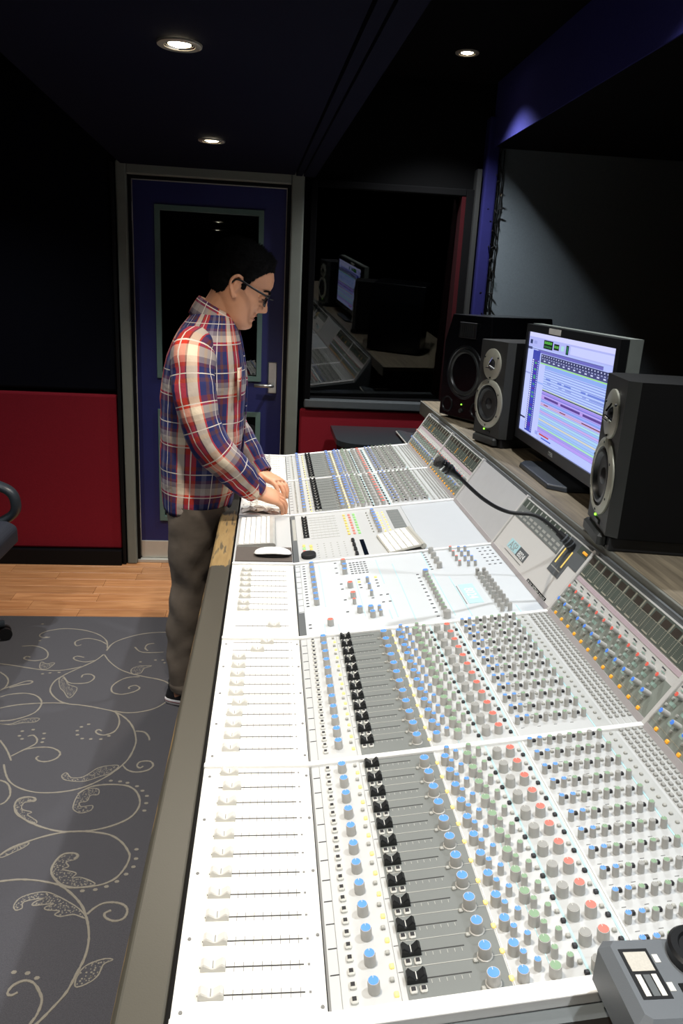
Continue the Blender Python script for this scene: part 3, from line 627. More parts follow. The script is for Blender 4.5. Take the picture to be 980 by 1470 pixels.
FV = {0: [-0.136]*12, 1: [-0.138,-0.137,-0.137,-0.136,-0.128,-0.137,-0.137,-0.137,-0.136,-0.137,-0.097,-0.076], 4: [-0.13]*12, 5: [-0.08,-0.09,-0.085,-0.08]+[-0.085]*8}
FV[0][10] = -0.130
rn = random.Random(3)
for k in (0, 1, 4, 5):
    near = k < 2
    y0, y1 = SEC*k + (0.0055 if k else 0.020), SEC*(k+1) - 0.0055
    # fader panel
    mb = MB(); mb.box(-0.1785, -0.0025, y0, y1, 0.788, 0.8)
    fp = cpart('fader_panel', mb, M_white)
    pm = MB()
    for i in range(12):
        yy = chy(k, i); z = 0.8
        pm.box(-0.152, -0.027, yy-0.0009, yy+0.0009, z-0.0003, z+0.0004, 1)
        for j in range(9): x = -0.122 + j*0.0112; pm.box(x-0.0004, x+0.0004, yy-0.0065, yy+0.0065, z-0.0003, z+0.0003, 0)
        pm.box(-0.170, -0.008, yy+CH/2-0.0003, yy+CH/2+0.0003, z-0.0003, z+0.00025, 2)
        pm.box(-0.0225, -0.0195, yy-0.0015, yy+0.0015, z-0.0003, z+0.0004, 0)
        cx = FV[k][i]
        t = Matrix.Translation((cx, yy, 0.8))
        if near: put('fader_cap', ME_CAPW, fp, Vector((cx, yy, 0.8)) - wloc(fp))
        else: stuff_knobs.setdefault('cw%d' % k, MB()).merge(CAPW, t)
    cpart('scale_print', pm, [M_line, M_lineb, M_scrib], fp)
    if not near:
        o = build('fader_caps', stuff_knobs.pop('cw%d' % k), [M_fadw, M_line], fp); o['kind'] = 'stuff'
    for sx in (-0.168, -0.008):
        for sy in (0.03, 0.13, 0.24, 0.35, 0.455):
            m = MB(); m.lathe([(0.0024,0),(0.0022,0.0012),(0,0.0013)], 8, 0, Matrix.Translation((sx, SEC*k+sy, 0.8))); cpart('screw', m, M_line, fp)
    # channel panel
    mb = MB(); mb.box(0.0, LEN1, y0, y1, -0.010, 0.0, 0, T1)
    cp = cpart('channel_panel', mb, M_panel)
    m = MB(); q1(m, -0.0012, 0.0018, y0, y1, 0.0008); cpart('dark_joint', m, M_line, cp)
    m = MB(); q1(m, 0.0905, 0.212, y0, y1, 0.0008); cpart('grey_field', m, M_pgrey, cp)
    m = MB(); q1(m, 0.5085, 0.535, y0, y1, 0.0008); cpart('routing_field', m, mat('routing_grey', (176,178,176), 0.5), cp)
    m = MB()
    for i in range(12):
        yy = chy(k, i)
        q1(m, 0.0035, 0.0145, yy+CH*0.52-0.0006, yy+CH*0.52+0.0006, 0.0007, 1)        # scribble dividers
        q1(m, 0.0845, 0.0905, yy+CH*0.3-0.0004, yy+CH*0.3+0.0004, 0.0007, 0)
        q1(m, 0.094, 0.211, yy+CH*0.42-0.0005, yy+CH*0.42+0.0005, 0.0012, 2)
        q1(m, 0.110, 0.170, yy-0.0022, yy-0.0008, 0.0012, 1)
        for j in range(6): q1(m, 0.121+j*0.009, 0.1217+j*0.009, yy-0.009, yy-0.004, 0.0011, 2)
        if near:
            for s_ in (0.38, 0.41, 0.44, 0.47): q1(m, s_, s_+0.006, yy-0.0155, yy-0.0148, 0.0006, 0)
    q1(m, 0.0145, 0.0150, y0, y1, 0.0007, 0); q1(m, 0.083, 0.0834, y0, y1, 0.0007, 0)
    cpart('panel_print', m, [M_line, M_lineb, M_btng], cp)
    m = MB()
    for s_ in (0.3025, 0.3615, 0.506): q1(m, s_, s_+0.0030, y0, y1, 0.0006)
    q1(m, 0.262, 0.263, y0, y1, 0.0006)
    cpart('turquoise_print', m, M_lt, cp)
    m = MB(); q1(m, 0.3685, 0.3705, y0, y1, 0.0015); q1(m, 0.214, 0.2150, y0, y1, 0.0012); cpart('white_rule', m, M_rail, cp)
    for i in range(12):
        yy = chy(k, i)
        add_btn('wk', 0.029, yy-0.018, cp, indiv=near); add_btn('wk', 0.029, yy+0.001, cp, indiv=near)
        add_knob('B', 0.053, yy-0.008, cp, 'pan_knob', indiv=near)
        add_btn('led', 0.078, yy-0.017, cp, 'indicator_light', indiv=near); add_btn('gr', 0.0755, yy+0.002, cp, indiv=False)
        add_btn('wk', 0.098, yy-0.016, cp, indiv=near); add_btn('wk', 0.110, yy-0.016, cp, indiv=near)
        t = tfm1(0.104, yy-0.001, 0.0005)
        if near: put('monitor_fader_cap', ME_CAPK, cp, t.translation - wloc(cp), (0,-A1,0))
        else: stuff_knobs.setdefault('ck%d' % k, MB()).merge(CAPK, t)
        add_knob('S', 0.191, yy-0.020, cp, 'level_knob', indiv=near)
        add_btn('gr', 0.178, yy-0.026, cp, indiv=False); add_btn('led', 0.213, yy-0.017, cp, 'indicator_light', indiv=near)
        for kind, s_, dy in (('B',0.226,-0.021),('b',0.234,0.004),('b',0.247,-0.009),('G',0.264,-0.021),('g',0.272,0.004),('g',0.286,-0.009)):
            add_knob(kind, s_, yy+dy, cp, 'equalizer_knob', indiv=near)
        add_knob('N', 0.315, yy-0.020, cp, 'equalizer_knob', indiv=near); add_knob('R', 0.338, yy-0.019, cp, 'gain_knob', indiv=near)
        add_btn('dk', 0.3005, yy-0.024, cp, indiv=near and k == 0); add_btn('gr', 0.298, yy-0.009, cp, indiv=False)
        add_btn('dk', 0.3585, yy-0.024, cp, indiv=near and k == 0); add_btn('gr', 0.356, yy-0.010, cp, indiv=False)
        for j in range(8):
            add_knob('b' if j < 2 else 'g' if j % 3 else 'n', 0.378 + j*0.01755, yy, cp, 'aux_knob', indiv=near)
            if j % 2: add_btn('dk', 0.3715 + j*0.01755, yy+0.011, cp, indiv=False)
            elif j: add_btn('gr', 0.3735 + j*0.01755, yy+0.013, cp, indiv=False)
        for h_ in (0, 0.5):
            add_btn('gr', 0.5235, yy-0.015+h_*CH, cp, indiv=False)
        for s_ in (0.5445, 0.5565, 0.5685, 0.580):
            for h_ in (0, 1/3, 2/3): add_btn('rt', s_, yy-0.014+h_*CH, cp, indiv=False)
    if not near:
        o = build('monitor_fader_caps', stuff_knobs.pop('ck%d' % k), [M_fadk, M_btnw], cp); o['kind'] = 'stuff'
    flush(cp)
    m = MB()
    for s_ in (0.5445, 0.5565, 0.5685, 0.580): q1(m, s_-0.0045, s_+0.0045, y0, y1, 0.0005)
    cpart('routing_strips', m, mat('routing_light', (178,179,177), 0.5), cp)

    # upstand with meters
    mb = MB(); mb.box(0.010, LEN2, y0, y1, -0.010, 0.0, 0, T2)
    up = cpart('meter_panel', mb, M_upst)
    def q2(m, t0, t1, a, b, h=0.0008, mi=0): m.box(t0, t1, a, b, -0.0002, h, mi, T2)
    m = MB(); q2(m, 0.010, 0.084, y0, y1, 0.0006); cpart('dark_field', m, mat('upstand_field', (134,140,132), 0.5, var=0.05), up)
    m = MB(); q2(m, 0.104, 0.1135, y0, y1, 0.0008); cpart('pink_strip', m, M_pink, up)
    m = MB(); q2(m, 0.1165, LEN2-0.003, y0, y1, 0.0012); mw = cpart('meter_window', m, M_glassdark, up)
    m = MB(); lit = MB(); sq = MB(); pr = MB()
    for i in range(12):
        yy = chy(k, i)
        q2(m, 0.122, LEN2-0.008, yy-0.018, yy-0.0168, 0.0018); q2(m, 0.152, LEN2-0.006, yy-0.0195, yy-0.0155, 0.0018)
        q2(m, 0.1195, 0.1225, yy-0.012, yy+0.010, 0.0016)
        q2(sq, 0.152, LEN2-0.008, yy-0.012, yy+0.013, 0.0016)
        if near:
            for j in range(8): q2(pr, 0.124+j*0.0034, 0.1252+j*0.0034, yy-0.010, yy-0.0085, 0.0016); q2(pr, 0.124+j*0.0034, 0.1252+j*0.0034, yy+0.008, yy+0.0095, 0.0016)
            q2(pr, 0.150, 0.1508, yy-0.0168, yy+0.0200, 0.0016)
        if k in (4,5) and i in ((3,7) if k == 4 else (6,8)): q2(lit, 0.124, 0.148, yy-0.003, yy-0.001, 0.002)
    cpart('meter_scale', m, M_meterline, mw); cpart('meter_cell', sq, mat('meter_cell', (62,56,50), 0.3), mw)
    if pr.f: cpart('scale_print', pr, M_meterline, mw)
    if lit.f: cpart('lit_meter_bars', lit, M_ledo, mw)
    m = MB()
    for i in range(12):
        yy = chy(k, i)
        q2(m, 0.0205, 0.0215, yy-CH/2, yy+CH/2, 0.0009, 0); q2(m, 0.012, 0.021, yy-0.0195, yy-0.0188, 0.0009, 0)
        q2(m, 0.060, 0.067, yy-0.012, yy+0.006, 0.0011, 1); q2(m, 0.090, 0.0925, yy-0.006, yy+0.006, 0.0006, 1)
        q2(m, 0.034, 0.0405, yy+0.004, yy+0.016, 0.0011, 1)
    cpart('panel_print', m, [M_meterline, mat('print_mint', (150,176,166), 0.5)], up)
    for i in range(12):
        yy = chy(k, i)
        add_btn('org', 0.0140, yy-0.012, up, 'orange_lamp', 2, indiv=near)
        add_knob('b', 0.046, yy-0.010, up, 'input_knob', 2, indiv=near, scale=1.15); add_knob('r', 0.084, yy-0.012, up, 'input_knob', 2, indiv=near, scale=1.1)
        add_btn('gr', 0.030, yy-0.004, up, plane=2, indiv=False); add_btn('gr', 0.056, yy+0.008, up, plane=2, indiv=False); add_btn('gr', 0.072, yy+0.004, up, plane=2, indiv=False)
        m = MB(); m.tube([P2(0.097, yy-0.002), P2(0.099, yy-0.002, 0.010)], [0.0013,0.0018], 6); 
        if near: cpart('toggle_switch', m, M_pdark, up)
    flush(up)

# ---------------------------------------------------------------- master section (third bay from the near end)
k = 2; y0, y1 = SEC*2+0.0055, SEC*3-0.0055
mb = MB(); mb.box(-0.1785, -0.0025, y0, y1, 0.788, 0.8); fp = cpart('fader_panel', mb, M_white)
pm = MB()
for yy, cx in ((1.394,-0.135),(1.358,-0.138),(1.322,-0.137),(1.284,-0.136),(1.243,-0.136),(1.204,-0.135),(1.163,-0.137),(1.128,-0.137),(1.033,-0.060)):
    pm.box(-0.152, -0.024, yy-0.0009, yy+0.0009, 0.7997, 0.8004, 1)
    for j in range(9): x = -0.122 + j*0.0112; pm.box(x-0.0004, x+0.0004, yy-0.0065, yy+0.0065, 0.7997, 0.8003, 0)
    put('fader_cap', ME_CAPW, fp, Vector((cx, yy, 0.8)) - wloc(fp))
cpart('scale_print', pm, [M_line, M_lineb], fp)
mb = MB(); mb.box(0.0, LEN1, y0, y1, -0.010, 0.0, 0, T1); cp = cpart('master_panel', mb, mat('master_panel', (198,203,206), 0.42, var=0.02))
m = MB(); q1(m, 0.0, 0.0030, y0, y1, 0.0008); q1(m, 0.0, 0.0165, y0, 1.105, 0.0009); cpart('dark_joint', m, M_pdark, cp)
m = MB()
for i in range(9): q1(m, 0.0035, 0.0165, 1.110+i*0.0394, 1.1115+i*0.0394, 0.0007)
q1(m, 0.0160, 0.0166, 1.105, y1, 0.0007)
q1(m, 0.4155, 0.4175, 1.055, 1.17, 0.0007)
cpart('panel_print', m, M_line, cp)
m = MB()
for s_, a, b in ((0.070,1.13,1.425),(0.278,1.0,1.375),(0.239,1.026,1.16),(0.374,1.0,1.27),(0.374,1.30,1.44),(0.163,1.05,1.29),(0.236,1.24,1.42),(0.412,0.99,1.24),(0.528,0.98,1.02),(0.093,0.975,1.02),(0.060,0.975,1.03)): q1(m, s_, s_+0.0022, a, b, 0.0006)
q1(m, 0.423, 0.460, 1.055, 1.176, 0.0007)
q1(m, 0.2235, 0.2265, 1.02, 1.07, 0.0006)
cpart('turquoise_print', m, M_lt, cp)
text('model_print', '8024', M_rail, 0.034, P1(0.441, 1.115, 0.0008), (0,-1,0), e1, cp)
for i in range(8): add_knob('B', 0.050, 1.148+i*0.0376, cp, 'group_knob')
for i in range(8): add_btn('pk', 0.027, 1.142+i*0.0376, cp); add_btn('pk', 0.027, 1.160+i*0.0376, cp)
for s_, yy, kd in ((0.142,1.410,'R'),(0.142,1.373,'B'),(0.140,1.336,'B'),(0.145,1.236,'R'),(0.146,1.167,'R'),(0.145,1.127,'r'),(0.153,1.074,'B'),(0.180,1.071,'B'),(0.181,1.040,'B'),
                   (0.201,1.069,'b'),(0.201,1.043,'b'),(0.076,1.020,'R'),(0.194,1.259,'b'),(0.194,1.214,'b'),(0.194,1.167,'b')): add_knob(kd, s_, yy, cp, 'monitor_knob')
for s_, yy in ((0.123,1.265),(0.123,1.229),(0.124,1.158),(0.123,1.084),(0.173,1.285),(0.172,1.247),(0.173,1.226),(0.219,1.267),(0.219,1.246),(0.219,1.225),(0.027,1.033),(0.027,1.014),(0.119,1.425),(0.118,1.385),(0.118,1.347),(0.195,1.152),(0.218,1.165),(0.235,1.165),(0.218,1.12),(0.235,1.12)):
    add_btn('pk', s_, yy, cp)
for s_, yy in ((0.172,1.265),(0.220,1.287)): add_btn('ylw', s_, yy, cp, 'lit_button')
for i in range(4):
    add_knob('N', 0.4025, 1.308+i*0.040, cp, 'talkback_knob')
for i in range(8): add_btn('pk', 0.380, 1.302+i*0.019, cp)
for r_ in range(4):
    for c_, kd in ((0,'n'),(1,'b'),(2,'b')): add_knob('r' if (c_ == 0) else kd, (0.460,0.4825,0.501)[c_], (1.427,1.418,1.415)[c_]-0.0395*r_, cp, 'foldback_knob')
for i in range(12):
    add_knob('B' if i > 10 else 'g' if i else 'N', 0.3535, 0.992+i*0.0243, cp, 'cue_knob', scale=1.15)
    add_btn('pk', 0.334, 1.004+i*0.0246, cp)
for i in range(10):
    add_knob('n', 0.489, 0.997+i*0.0258, cp, 'solo_knob', scale=1.2); add_knob('n', 0.507, 0.996+i*0.0258, cp, 'solo_knob', scale=1.2)
for r_ in range(6):
    for c_ in range(3): add_btn('pk', 0.541+c_*0.0155, 1.294+r_*0.0262, cp, indiv=False)
for r_ in range(6):
    for c_ in range(5): add_btn('pk', 0.161+c_*0.0104, 1.331+r_*0.0165, cp, indiv=False)
flush(cp)
# upstand of the master section with name panel
mb = MB(); mb.box(0.010, LEN2, y0, y1, -0.010, 0.0, 0, T2); up = cpart('name_panel', mb, mat('name_panel_grey', (206,204,200), 0.5, var=0.02))
m = MB(); q2(m, 0.112, LEN2-0.003, 1.105, y1, 0.0010); cpart('meter_window', m, M_pgrey, up)
m = MB(); q2(m, 0.070, LEN2-0.003, 1.024, 1.096, 0.0010); q2(m, 0.112, LEN2-0.003, 0.974, 1.024, 0.0010); cpart('meter_window', m, M_pdark, up)
m = MB(); q2(m, 0.150, LEN2-0.004, 0.974, 1.03, 0.0014); q2(m, 0.150, LEN2-0.004, 1.10, y1, 0.0014); cpart('meter_cell', m, M_glassdark, up)
m = MB()
for i in range(9): q2(m, 0.150, LEN2-0.006, 1.13+i*0.0345, 1.136+i*0.0345, 0.0020); q2(m, 0.118, 0.124, 1.115+i*0.0345, 1.138+i*0.0345, 0.0014); q2(m, 0.130, 0.1365, 1.115+i*0.0345, 1.138+i*0.0345, 0.0014)
q2(m, 0.084, 0.0865, 1.035, 1.09, 0.0015)
cpart('meter_scale', m, M_btng, up)
m = MB(); q2(m, 0.096, 0.146, 1.080, 1.085, 0.0020); q2(m, 0.096, 0.143, 1.041, 1.046, 0.0020); cpart('lit_meter_bars', m, M_ledy, up)
for i in range(3): add_btn('org', 0.160, 0.985+i*0.008, up, 'orange_lamp', 2)
m = MB(); q2(m, 0.033, 0.0605, 1.283, 1.360, 0.0007); cpart('logo_box', m, M_lt, up)
m = MB(); q2(m, 0.033, 0.0605, 1.216, 1.283, 0.0007); cpart('logo_box', m, M_pdark, up)
text('logo_letters', 'ASP', mat('logo_grey', (150,158,158), 0.5), 0.034, P2(0.045, 1.322, 0.0009), (0,-1,0), e2, up)
text('logo_letters', '8024', M_rail, 0.024, P2(0.0425, 1.249, 0.0009), (0,-1,0), e2, up)
m = MB(); q2(m, 0.0225, 0.0245, 1.22, 1.36, 0.0005); cpart('panel_print', m, M_line, up)
m = MB(); q2(m, 0.0085, 0.0175, 1.006, 1.138, 0.0016); npl = cpart('name_plate', m, M_black, up)
m = MB(); yy = 1.134; rr = random.Random(5)
while yy > 1.012:     # worn, unreadable lettering
    w_ = rr.uniform(0.004, 0.0065)
    for t_ in range(2):
        a = yy - rr.uniform(0, w_*0.5); q2(m, 0.0102+rr.uniform(0,0.001), 0.0158-rr.uniform(0,0.001), a-0.0016, a, 0.0019)
    t0 = rr.choice((0.0102,0.0124,0.0145)); q2(m, t0, t0+0.0014, yy-w_*0.8, yy, 0.0019)
    yy -= w_ + (0.005 if rr.random() < 0.12 else 0.0012)
cpart('plate_lettering', m, M_btnw, npl)

# ---------------------------------------------------------------- layer control section (fourth bay), with keyboard tray
k = 3; y0, y1 = SEC*3+0.0055, SEC*4-0.0055
mb = MB(); mb.box(-0.1785, -0.0025, y0, y1, 0.788, 0.7995); fp = cpart('tray_panel', mb, M_panel)
mb = MB(); mb.box(0.0, 0.392, y0, y1, -0.010, 0.0, 0, T1); cp = cpart('control_panel', mb, M_panel)
mb = MB(); mb.box(0.393, LEN1, y0, y1, -0.010, 0.0, 0, T1); cpart('blank_panel', mb, mat('blank_panel', (186,190,193), 0.45, var=0.02))
m = MB(); q1(m, 0.0, 0.0165, y0, y1, 0.0008); cpart('dark_joint', m, M_pdark, cp)
m = MB(); q1(m, 0.0045, 0.0155, 1.66, 1.88, 0.0012); cpart('scribble_strip', m, M_btng, cp)
for i in range(8):
    t = tfm1(0.047, 1.680+i*0.0285, 0.0005); put('small_fader_cap', ME_CAPK, cp, t.translation - wloc(cp), (0,-A1,0), (0.8,0.8,0.8))
m = MB()
for i in range(9): q1(m, 0.062, 0.155, 1.662+i*0.0275, 1.6628+i*0.0275, 0.0007)
for i in range(7): q1(m, 0.070+i*0.013, 0.0706+i*0.013, 1.66, 1.89, 0.0006)
for i in range(7):
    for j in range(5): q1(m, 0.075+j*0.021, 0.080+j*0.021, 1.485+i*0.020, 1.4875+i*0.020, 0.0006)
cpart('panel_print', m, M_btng, cp)
MY = mat('button_yellow', (236,214,120), 0.4); MR = mat('button_red', (226,140,126), 0.4); MG = mat('button_green', (160,226,140), 0.4)
for s_, mm, nm in ((0.185,MY,'yellow_button'),(0.2025,MR,'red_button'),(0.219,MG,'green_button')):
    bb = button_mb(0.0085,0.013,0.004); me = bb.mesh(nm, [mm, M_btnk])
    for i in range(8): put(nm, me, cp, P1(s_, 1.672+i*0.0286) - wloc(cp), (0,-A1,0))
for i in range(8):
    add_knob('B', 0.284, 1.664+i*0.0295, cp, 'send_knob', scale=0.95)
    add_btn('gr', 0.264, 1.669+i*0.0295, cp, indiv=False); add_btn('led', 0.302, 1.664+i*0.0285, cp, 'indicator_light'); add_btn('led', 0.319, 1.672+i*0.0278, cp, 'indicator_light')
m = MB(); q1(m, 0.335, 0.377, 1.684, 1.884, 0.0010); cpart('grey_field', m, M_pgrey, cp)
m = MB()
for i in range(7): q1(m, 0.337, 0.372, 1.70+i*0.028, 1.7012+i*0.028, 0.0014)
cpart('panel_print', m, M_btng, cp)
bb = button_mb(0.010,0.020,0.008); me = bb.mesh('black_button', [M_fadk, M_fadk])
for i in range(4): put('black_button', me, cp, P1(0.1895, 1.482+i*0.040) - wloc(cp), (0,-A1,0))
m = MB(); q1(m, 0.2105, 0.2240, 1.468, 1.607, 0.0012); cpart('display', m, mat('lcd_dark', (14,20,30), 0.1), cp)
for s_, yy, mm in ((0.0355,1.60,MY),(0.0355,1.575,MG),(0.0355,1.548,MR),(0.057,1.592,MY),(0.057,1.566,MY)):
    bb = button_mb(0.009,0.016,0.0035); put('lit_button', bb.mesh('lit_button', [mm, M_btnk]), cp, P1(s_, yy) - wloc(cp), (0,-A1,0))
m = MB(); m.lathe([(0.0215,0),(0.0225,0.003),(0.0225,0.011),(0.0205,0.0135),(0.008,0.0125),(0,0.012)], 28, 0, tfm1(0.046, 1.500)); o = cpart('jog_wheel', m, M_rubber, cp); smooth_angle(o)
flush(cp)
mb = MB(); mb.box(0.010, LEN2, y0, y1, -0.010, 0.0, 0, T2); cpart('blank_upstand', mb, mat('blank_upstand', (186,186,186), 0.5, var=0.05))

# ---------------------------------------------------------------- shelf behind the console
shelf = thing('equipment_shelf', 'long wood topped shelf with grey front edge behind the mixing console', 'shelf', (0.95, 1.2, 0))
mb = MB(); mb.box(0.698, 1.35, -0.5, 3.20, 1.015, 1.045); cpart('shelf_top', mb, M_shelfwood, shelf, b=0.003)
mb = MB(); mb.box(0.690, 0.6975, -0.5, 3.20, 0.98, 1.045); cpart('front_edge', mb, M_shade, shelf, b=0.002)
for yy in (-0.45, 1.3, 2.86):
    mb = MB(); mb.box(0.75, 1.3, yy, yy+0.04, 0, 1.015); cpart('support', mb, M_body, shelf)
mb = MB(); mb.box(0.684, 0.690, 0, 2.9, 0.985, 1.030); cpart('rear_trim', mb, M_pdark)

# ---------------------------------------------------------------- loudspeakers
def xrot(): return Matrix.Rotation(-math.pi/2, 4, 'Y')      # lathe axis z -> -x
def face(y, z, x=0.0):
    t = xrot(); t.translation = Vector((x, y, z)); return t
def monitor_speaker(label, loc, rz):
    W, H, D = 0.206, 0.346, 0.30
    t = thing('studio_monitor', label, 'loudspeaker', loc, rz, 'pair of silver and black loudspeakers', local=True)
    c = 0.018
    pts = [(-W/2+c, 0), (W/2-c, 0), (W/2, c*1.3), (W/2, D), (-W/2, D), (-W/2, c*1.3)]
    mb = MB(); n = len(pts); z0 = 0.035
    vs = [(p[1], p[0], z0) for p in pts] + [(p[1], p[0], z0+H) for p in pts]
    fs = [tuple(range(n)), tuple(range(2*n-1, n-1, -1))] + [((i+1) % n, i, n+i, n+(i+1) % n) for i in range(n)]
    mb.add(vs, fs); mb.m = [0, 0, 1, 1, 0, 0, 0, 1]; mb.m[2] = 1
    o = build('cabinet', mb, [M_spk, M_spkgrey], t)
    def lp(name, prof, mats, mis, y, z, seg=36, sm=40, par=t):
        m = MB(); m.lathe(prof, seg, mis, face(y, z)); o = build(name, m, mats, par); smooth_angle(o, sm); return o
    zw, zt = z0+0.118, z0+0.262
    wf = lp('woofer', [(0.090,0),(0.090,0.004),(0.084,0.008),(0.071,0.009),(0.069,0.007),(0.066,0.003),(0.062,0.008),(0.056,0.009),(0.052,0.004),(0.030,-0.022),(0.0,-0.026)], [M_silver, M_surround, M_cone], [0,0,0,0,1,1,1,1,2,2], 0, zw)
    m = MB(); m.lathe([(0.030,-0.018),(0.027,-0.006),(0.016,0.004),(0,0.007)], 28, 0, face(0, zw)); o = build('dust_cap', m, M_cone, wf); smooth_angle(o, 60)
    tw = lp('tweeter', [(0.0565,0),(0.0565,0.004),(0.055,0.005),(0.022,0.005),(0.020,0.003),(0.0175,0.000)], [M_silver], 0, 0, zt)
    m = MB(); m.lathe([(0.0175,0.001),(0.014,0.007),(0.008,0.011),(0,0.012)], 20, 0, face(0, zt)); o = build('dome', m, M_plastic, tw); smooth_angle(o, 60)
    m = MB()
    for a in (90, 215, 325):
        a = math.radians(a); m.tube([(-0.005, 0.024*math.cos(a), zt+0.024*math.sin(a)), (-0.016, 0.006*math.cos(a), zt+0.006*math.sin(a))], 0.0022, 6)
    m.tube([(-0.016, 0.024*math.cos(math.radians(215)), zt-0.013),(-0.016, 0.024*math.cos(math.radians(325)), zt-0.013)], 0.002, 6)
    build('dome_guard', m, M_chrome, tw)
    for (cy, cz, rr, nn, par) in ((0, zw, 0.079, 6, wf), (0, zt, 0.049, 3, tw)):
        for q in range(nn):
            a = 2*math.pi*q/nn + 0.5; m = MB(); m.lathe([(0.0032,0.006),(0.003,0.0095),(0,0.0095)], 8, 0, face(cy+rr*math.cos(a), cz+rr*math.sin(a))); build('screw', m, M_plastic, par)
    m = MB(); m.lathe([(0.0032,0),(0.003,0.003),(0,0.004)], 10, 0, face(0.012, z0+0.022)); build('power_light', m, M_ledg, t)
    m = MB(); m.cbox(-0.016,0.016,-0.006,0.006,0,0.004,0.002,0, face(-0.012, z0+0.014) @ Matrix.Rotation(math.pi/2,4,'Z')); build('switch', m, M_plastic, t)
    mb = MB(); mb.box(0.01, D-0.02, -W/2+0.012, W/2-0.012, 0, 0.034); o = build('foam_pad', mb, M_rubber, t); bevel(o, 0.004)
    mb = MB(); mb.cbox(-0.012, 0.012, -W/2+0.03, W/2-0.03, 0.008, 0.0335, 0.006); build('front_lip', mb, M_spkgrey, t)
    return t
ZS = 1.045
monitor_speaker('silver ringed studio loudspeaker left of the computer screen', (0.728, 2.115, ZS), math.radians(17))
monitor_speaker('silver ringed studio loudspeaker right of the computer screen', (0.690, 1.010, ZS), math.radians(-10))
# larger gloss black loudspeaker
W, H, D = 0.30, 0.44, 0.36
t = thing('studio_monitor', 'large glossy black loudspeaker with two round ports at the far end of the shelf', 'loudspeaker', (0.754, 2.610, ZS), math.radians(26), local=True)
mb = MB(); z0 = 0.012; c = 0.03
pts = [(-W/2, 0), (W/2, 0), (W/2, D), (-W/2, D)]
vs = []
for z, ins, xo in ((z0, 0, 0), (z0+H*0.74, 0, 0), (z0+H, 0.025, 0.012)):
    vs += [(xo, -W/2+ins, z), (xo, W/2-ins, z), (D, W/2-ins, z), (D, -W/2+ins, z)]
mb.add(vs, [(0,1,2,3),(8,11,10,9)] + [(4*r+i, 4*(r+1)+i, 4*(r+1)+(i+1) % 4, 4*r+(i+1) % 4) for r in (0,1) for i in range(4)])
o = build('cabinet', mb, M_gloss, t); bevel(o, 0.004)
def lp(name, prof, mats, mis, y, z, seg=36, par=t):
    m = MB(); m.lathe(prof, seg, mis, face(y, z)); o = build(name, m, mats, par); smooth_angle(o, 40); return o
wf = lp('woofer', [(0.116,0),(0.114,0.005),(0.104,0.006),(0.100,0.002),(0.094,0.008),(0.086,0.008),(0.082,0.001),(0.045,-0.03),(0,-0.034)], [M_plastic, M_surround, M_cone], [0,0,0,1,1,1,2,2], 0.0, z0+0.20)
lp('dust_cap', [(0.040,-0.026),(0.030,-0.012),(0.015,-0.006),(0,-0.004)], M_cone, 0, 0.0, z0+0.20, par=wf)
for s in (-1, 1): lp('bass_port', [(0.036,0),(0.035,0.004),(0.030,0.004),(0.027,-0.002),(0.026,-0.03),(0,-0.031)], [M_plastic, M_black], [0,0,0,1,1], s*0.098, z0+0.052)
m = MB(); m.box(-0.006, 0, -0.055, 0.055, z0+0.345, z0+0.41); tw = build('ribbon_tweeter', m, M_plastic, t); bevel(tw, 0.003)
m = MB()
for i in range(7): m.box(-0.008, -0.006, -0.042+i*0.013, -0.036+i*0.013, z0+0.352, z0+0.403)
build('tweeter_slots', m, M_surround, tw)
m = MB(); m.lathe([(0.003,0),(0.003,0.003),(0,0.004)], 8, 0, face(0.0, z0+0.062)); build('power_light', m, M_ledg, t)
m = MB(); m.lathe([(0.010,0),(0.009,0.008),(0,0.009)], 12, 0, face(0.0, z0+0.035)); build('volume_knob', m, M_surround, t)
m = MB(); m.box(0.03, D-0.03, -W/2+0.03, W/2-0.03, 0, 0.0115); build('foot_pad', m, M_rubber, t)

# ---------------------------------------------------------------- computer screen
MW, MZ0, MZ1 = 0.78, 1.105, 1.497
t = thing('computer_monitor', 'wide black computer monitor showing an audio editing session between two loudspeakers', 'monitor', (0.785, 1.592, ZS), math.radians(-1.6), local=True)
h = MZ1 - ZS; b0 = MZ0 - ZS
mb = MB(); bz = 0.024
mb.box(0, 0.05, -MW/2, MW/2, b0, b0+0.034); mb.box(0, 0.05, -MW/2, MW/2, h-bz, h); mb.box(0, 0.05, -MW/2, -MW/2+bz, b0+0.034, h-bz); mb.box(0, 0.05, MW/2-bz, MW/2, b0+0.034, h-bz); mb.box(0.006, 0.05, -MW/2+bz, MW/2-bz, b0+0.034, h-bz)
o = build('housing', mb, M_plastic, t)
mb = MB(); mb.box(0.022, 0.056, -MW/2-0.003, MW/2+0.003, h-0.012, h+0.002); mb.box(0.022, 0.056, -MW/2-0.003, -MW/2+0.010, b0, h-0.012); mb.box(0.022,0.056, MW/2-0.010, MW/2+0.003, b0, h-0.012)
build('rear_shell', mb, mat('silver_plastic', (150,156,150), 0.35, 0.3), t)
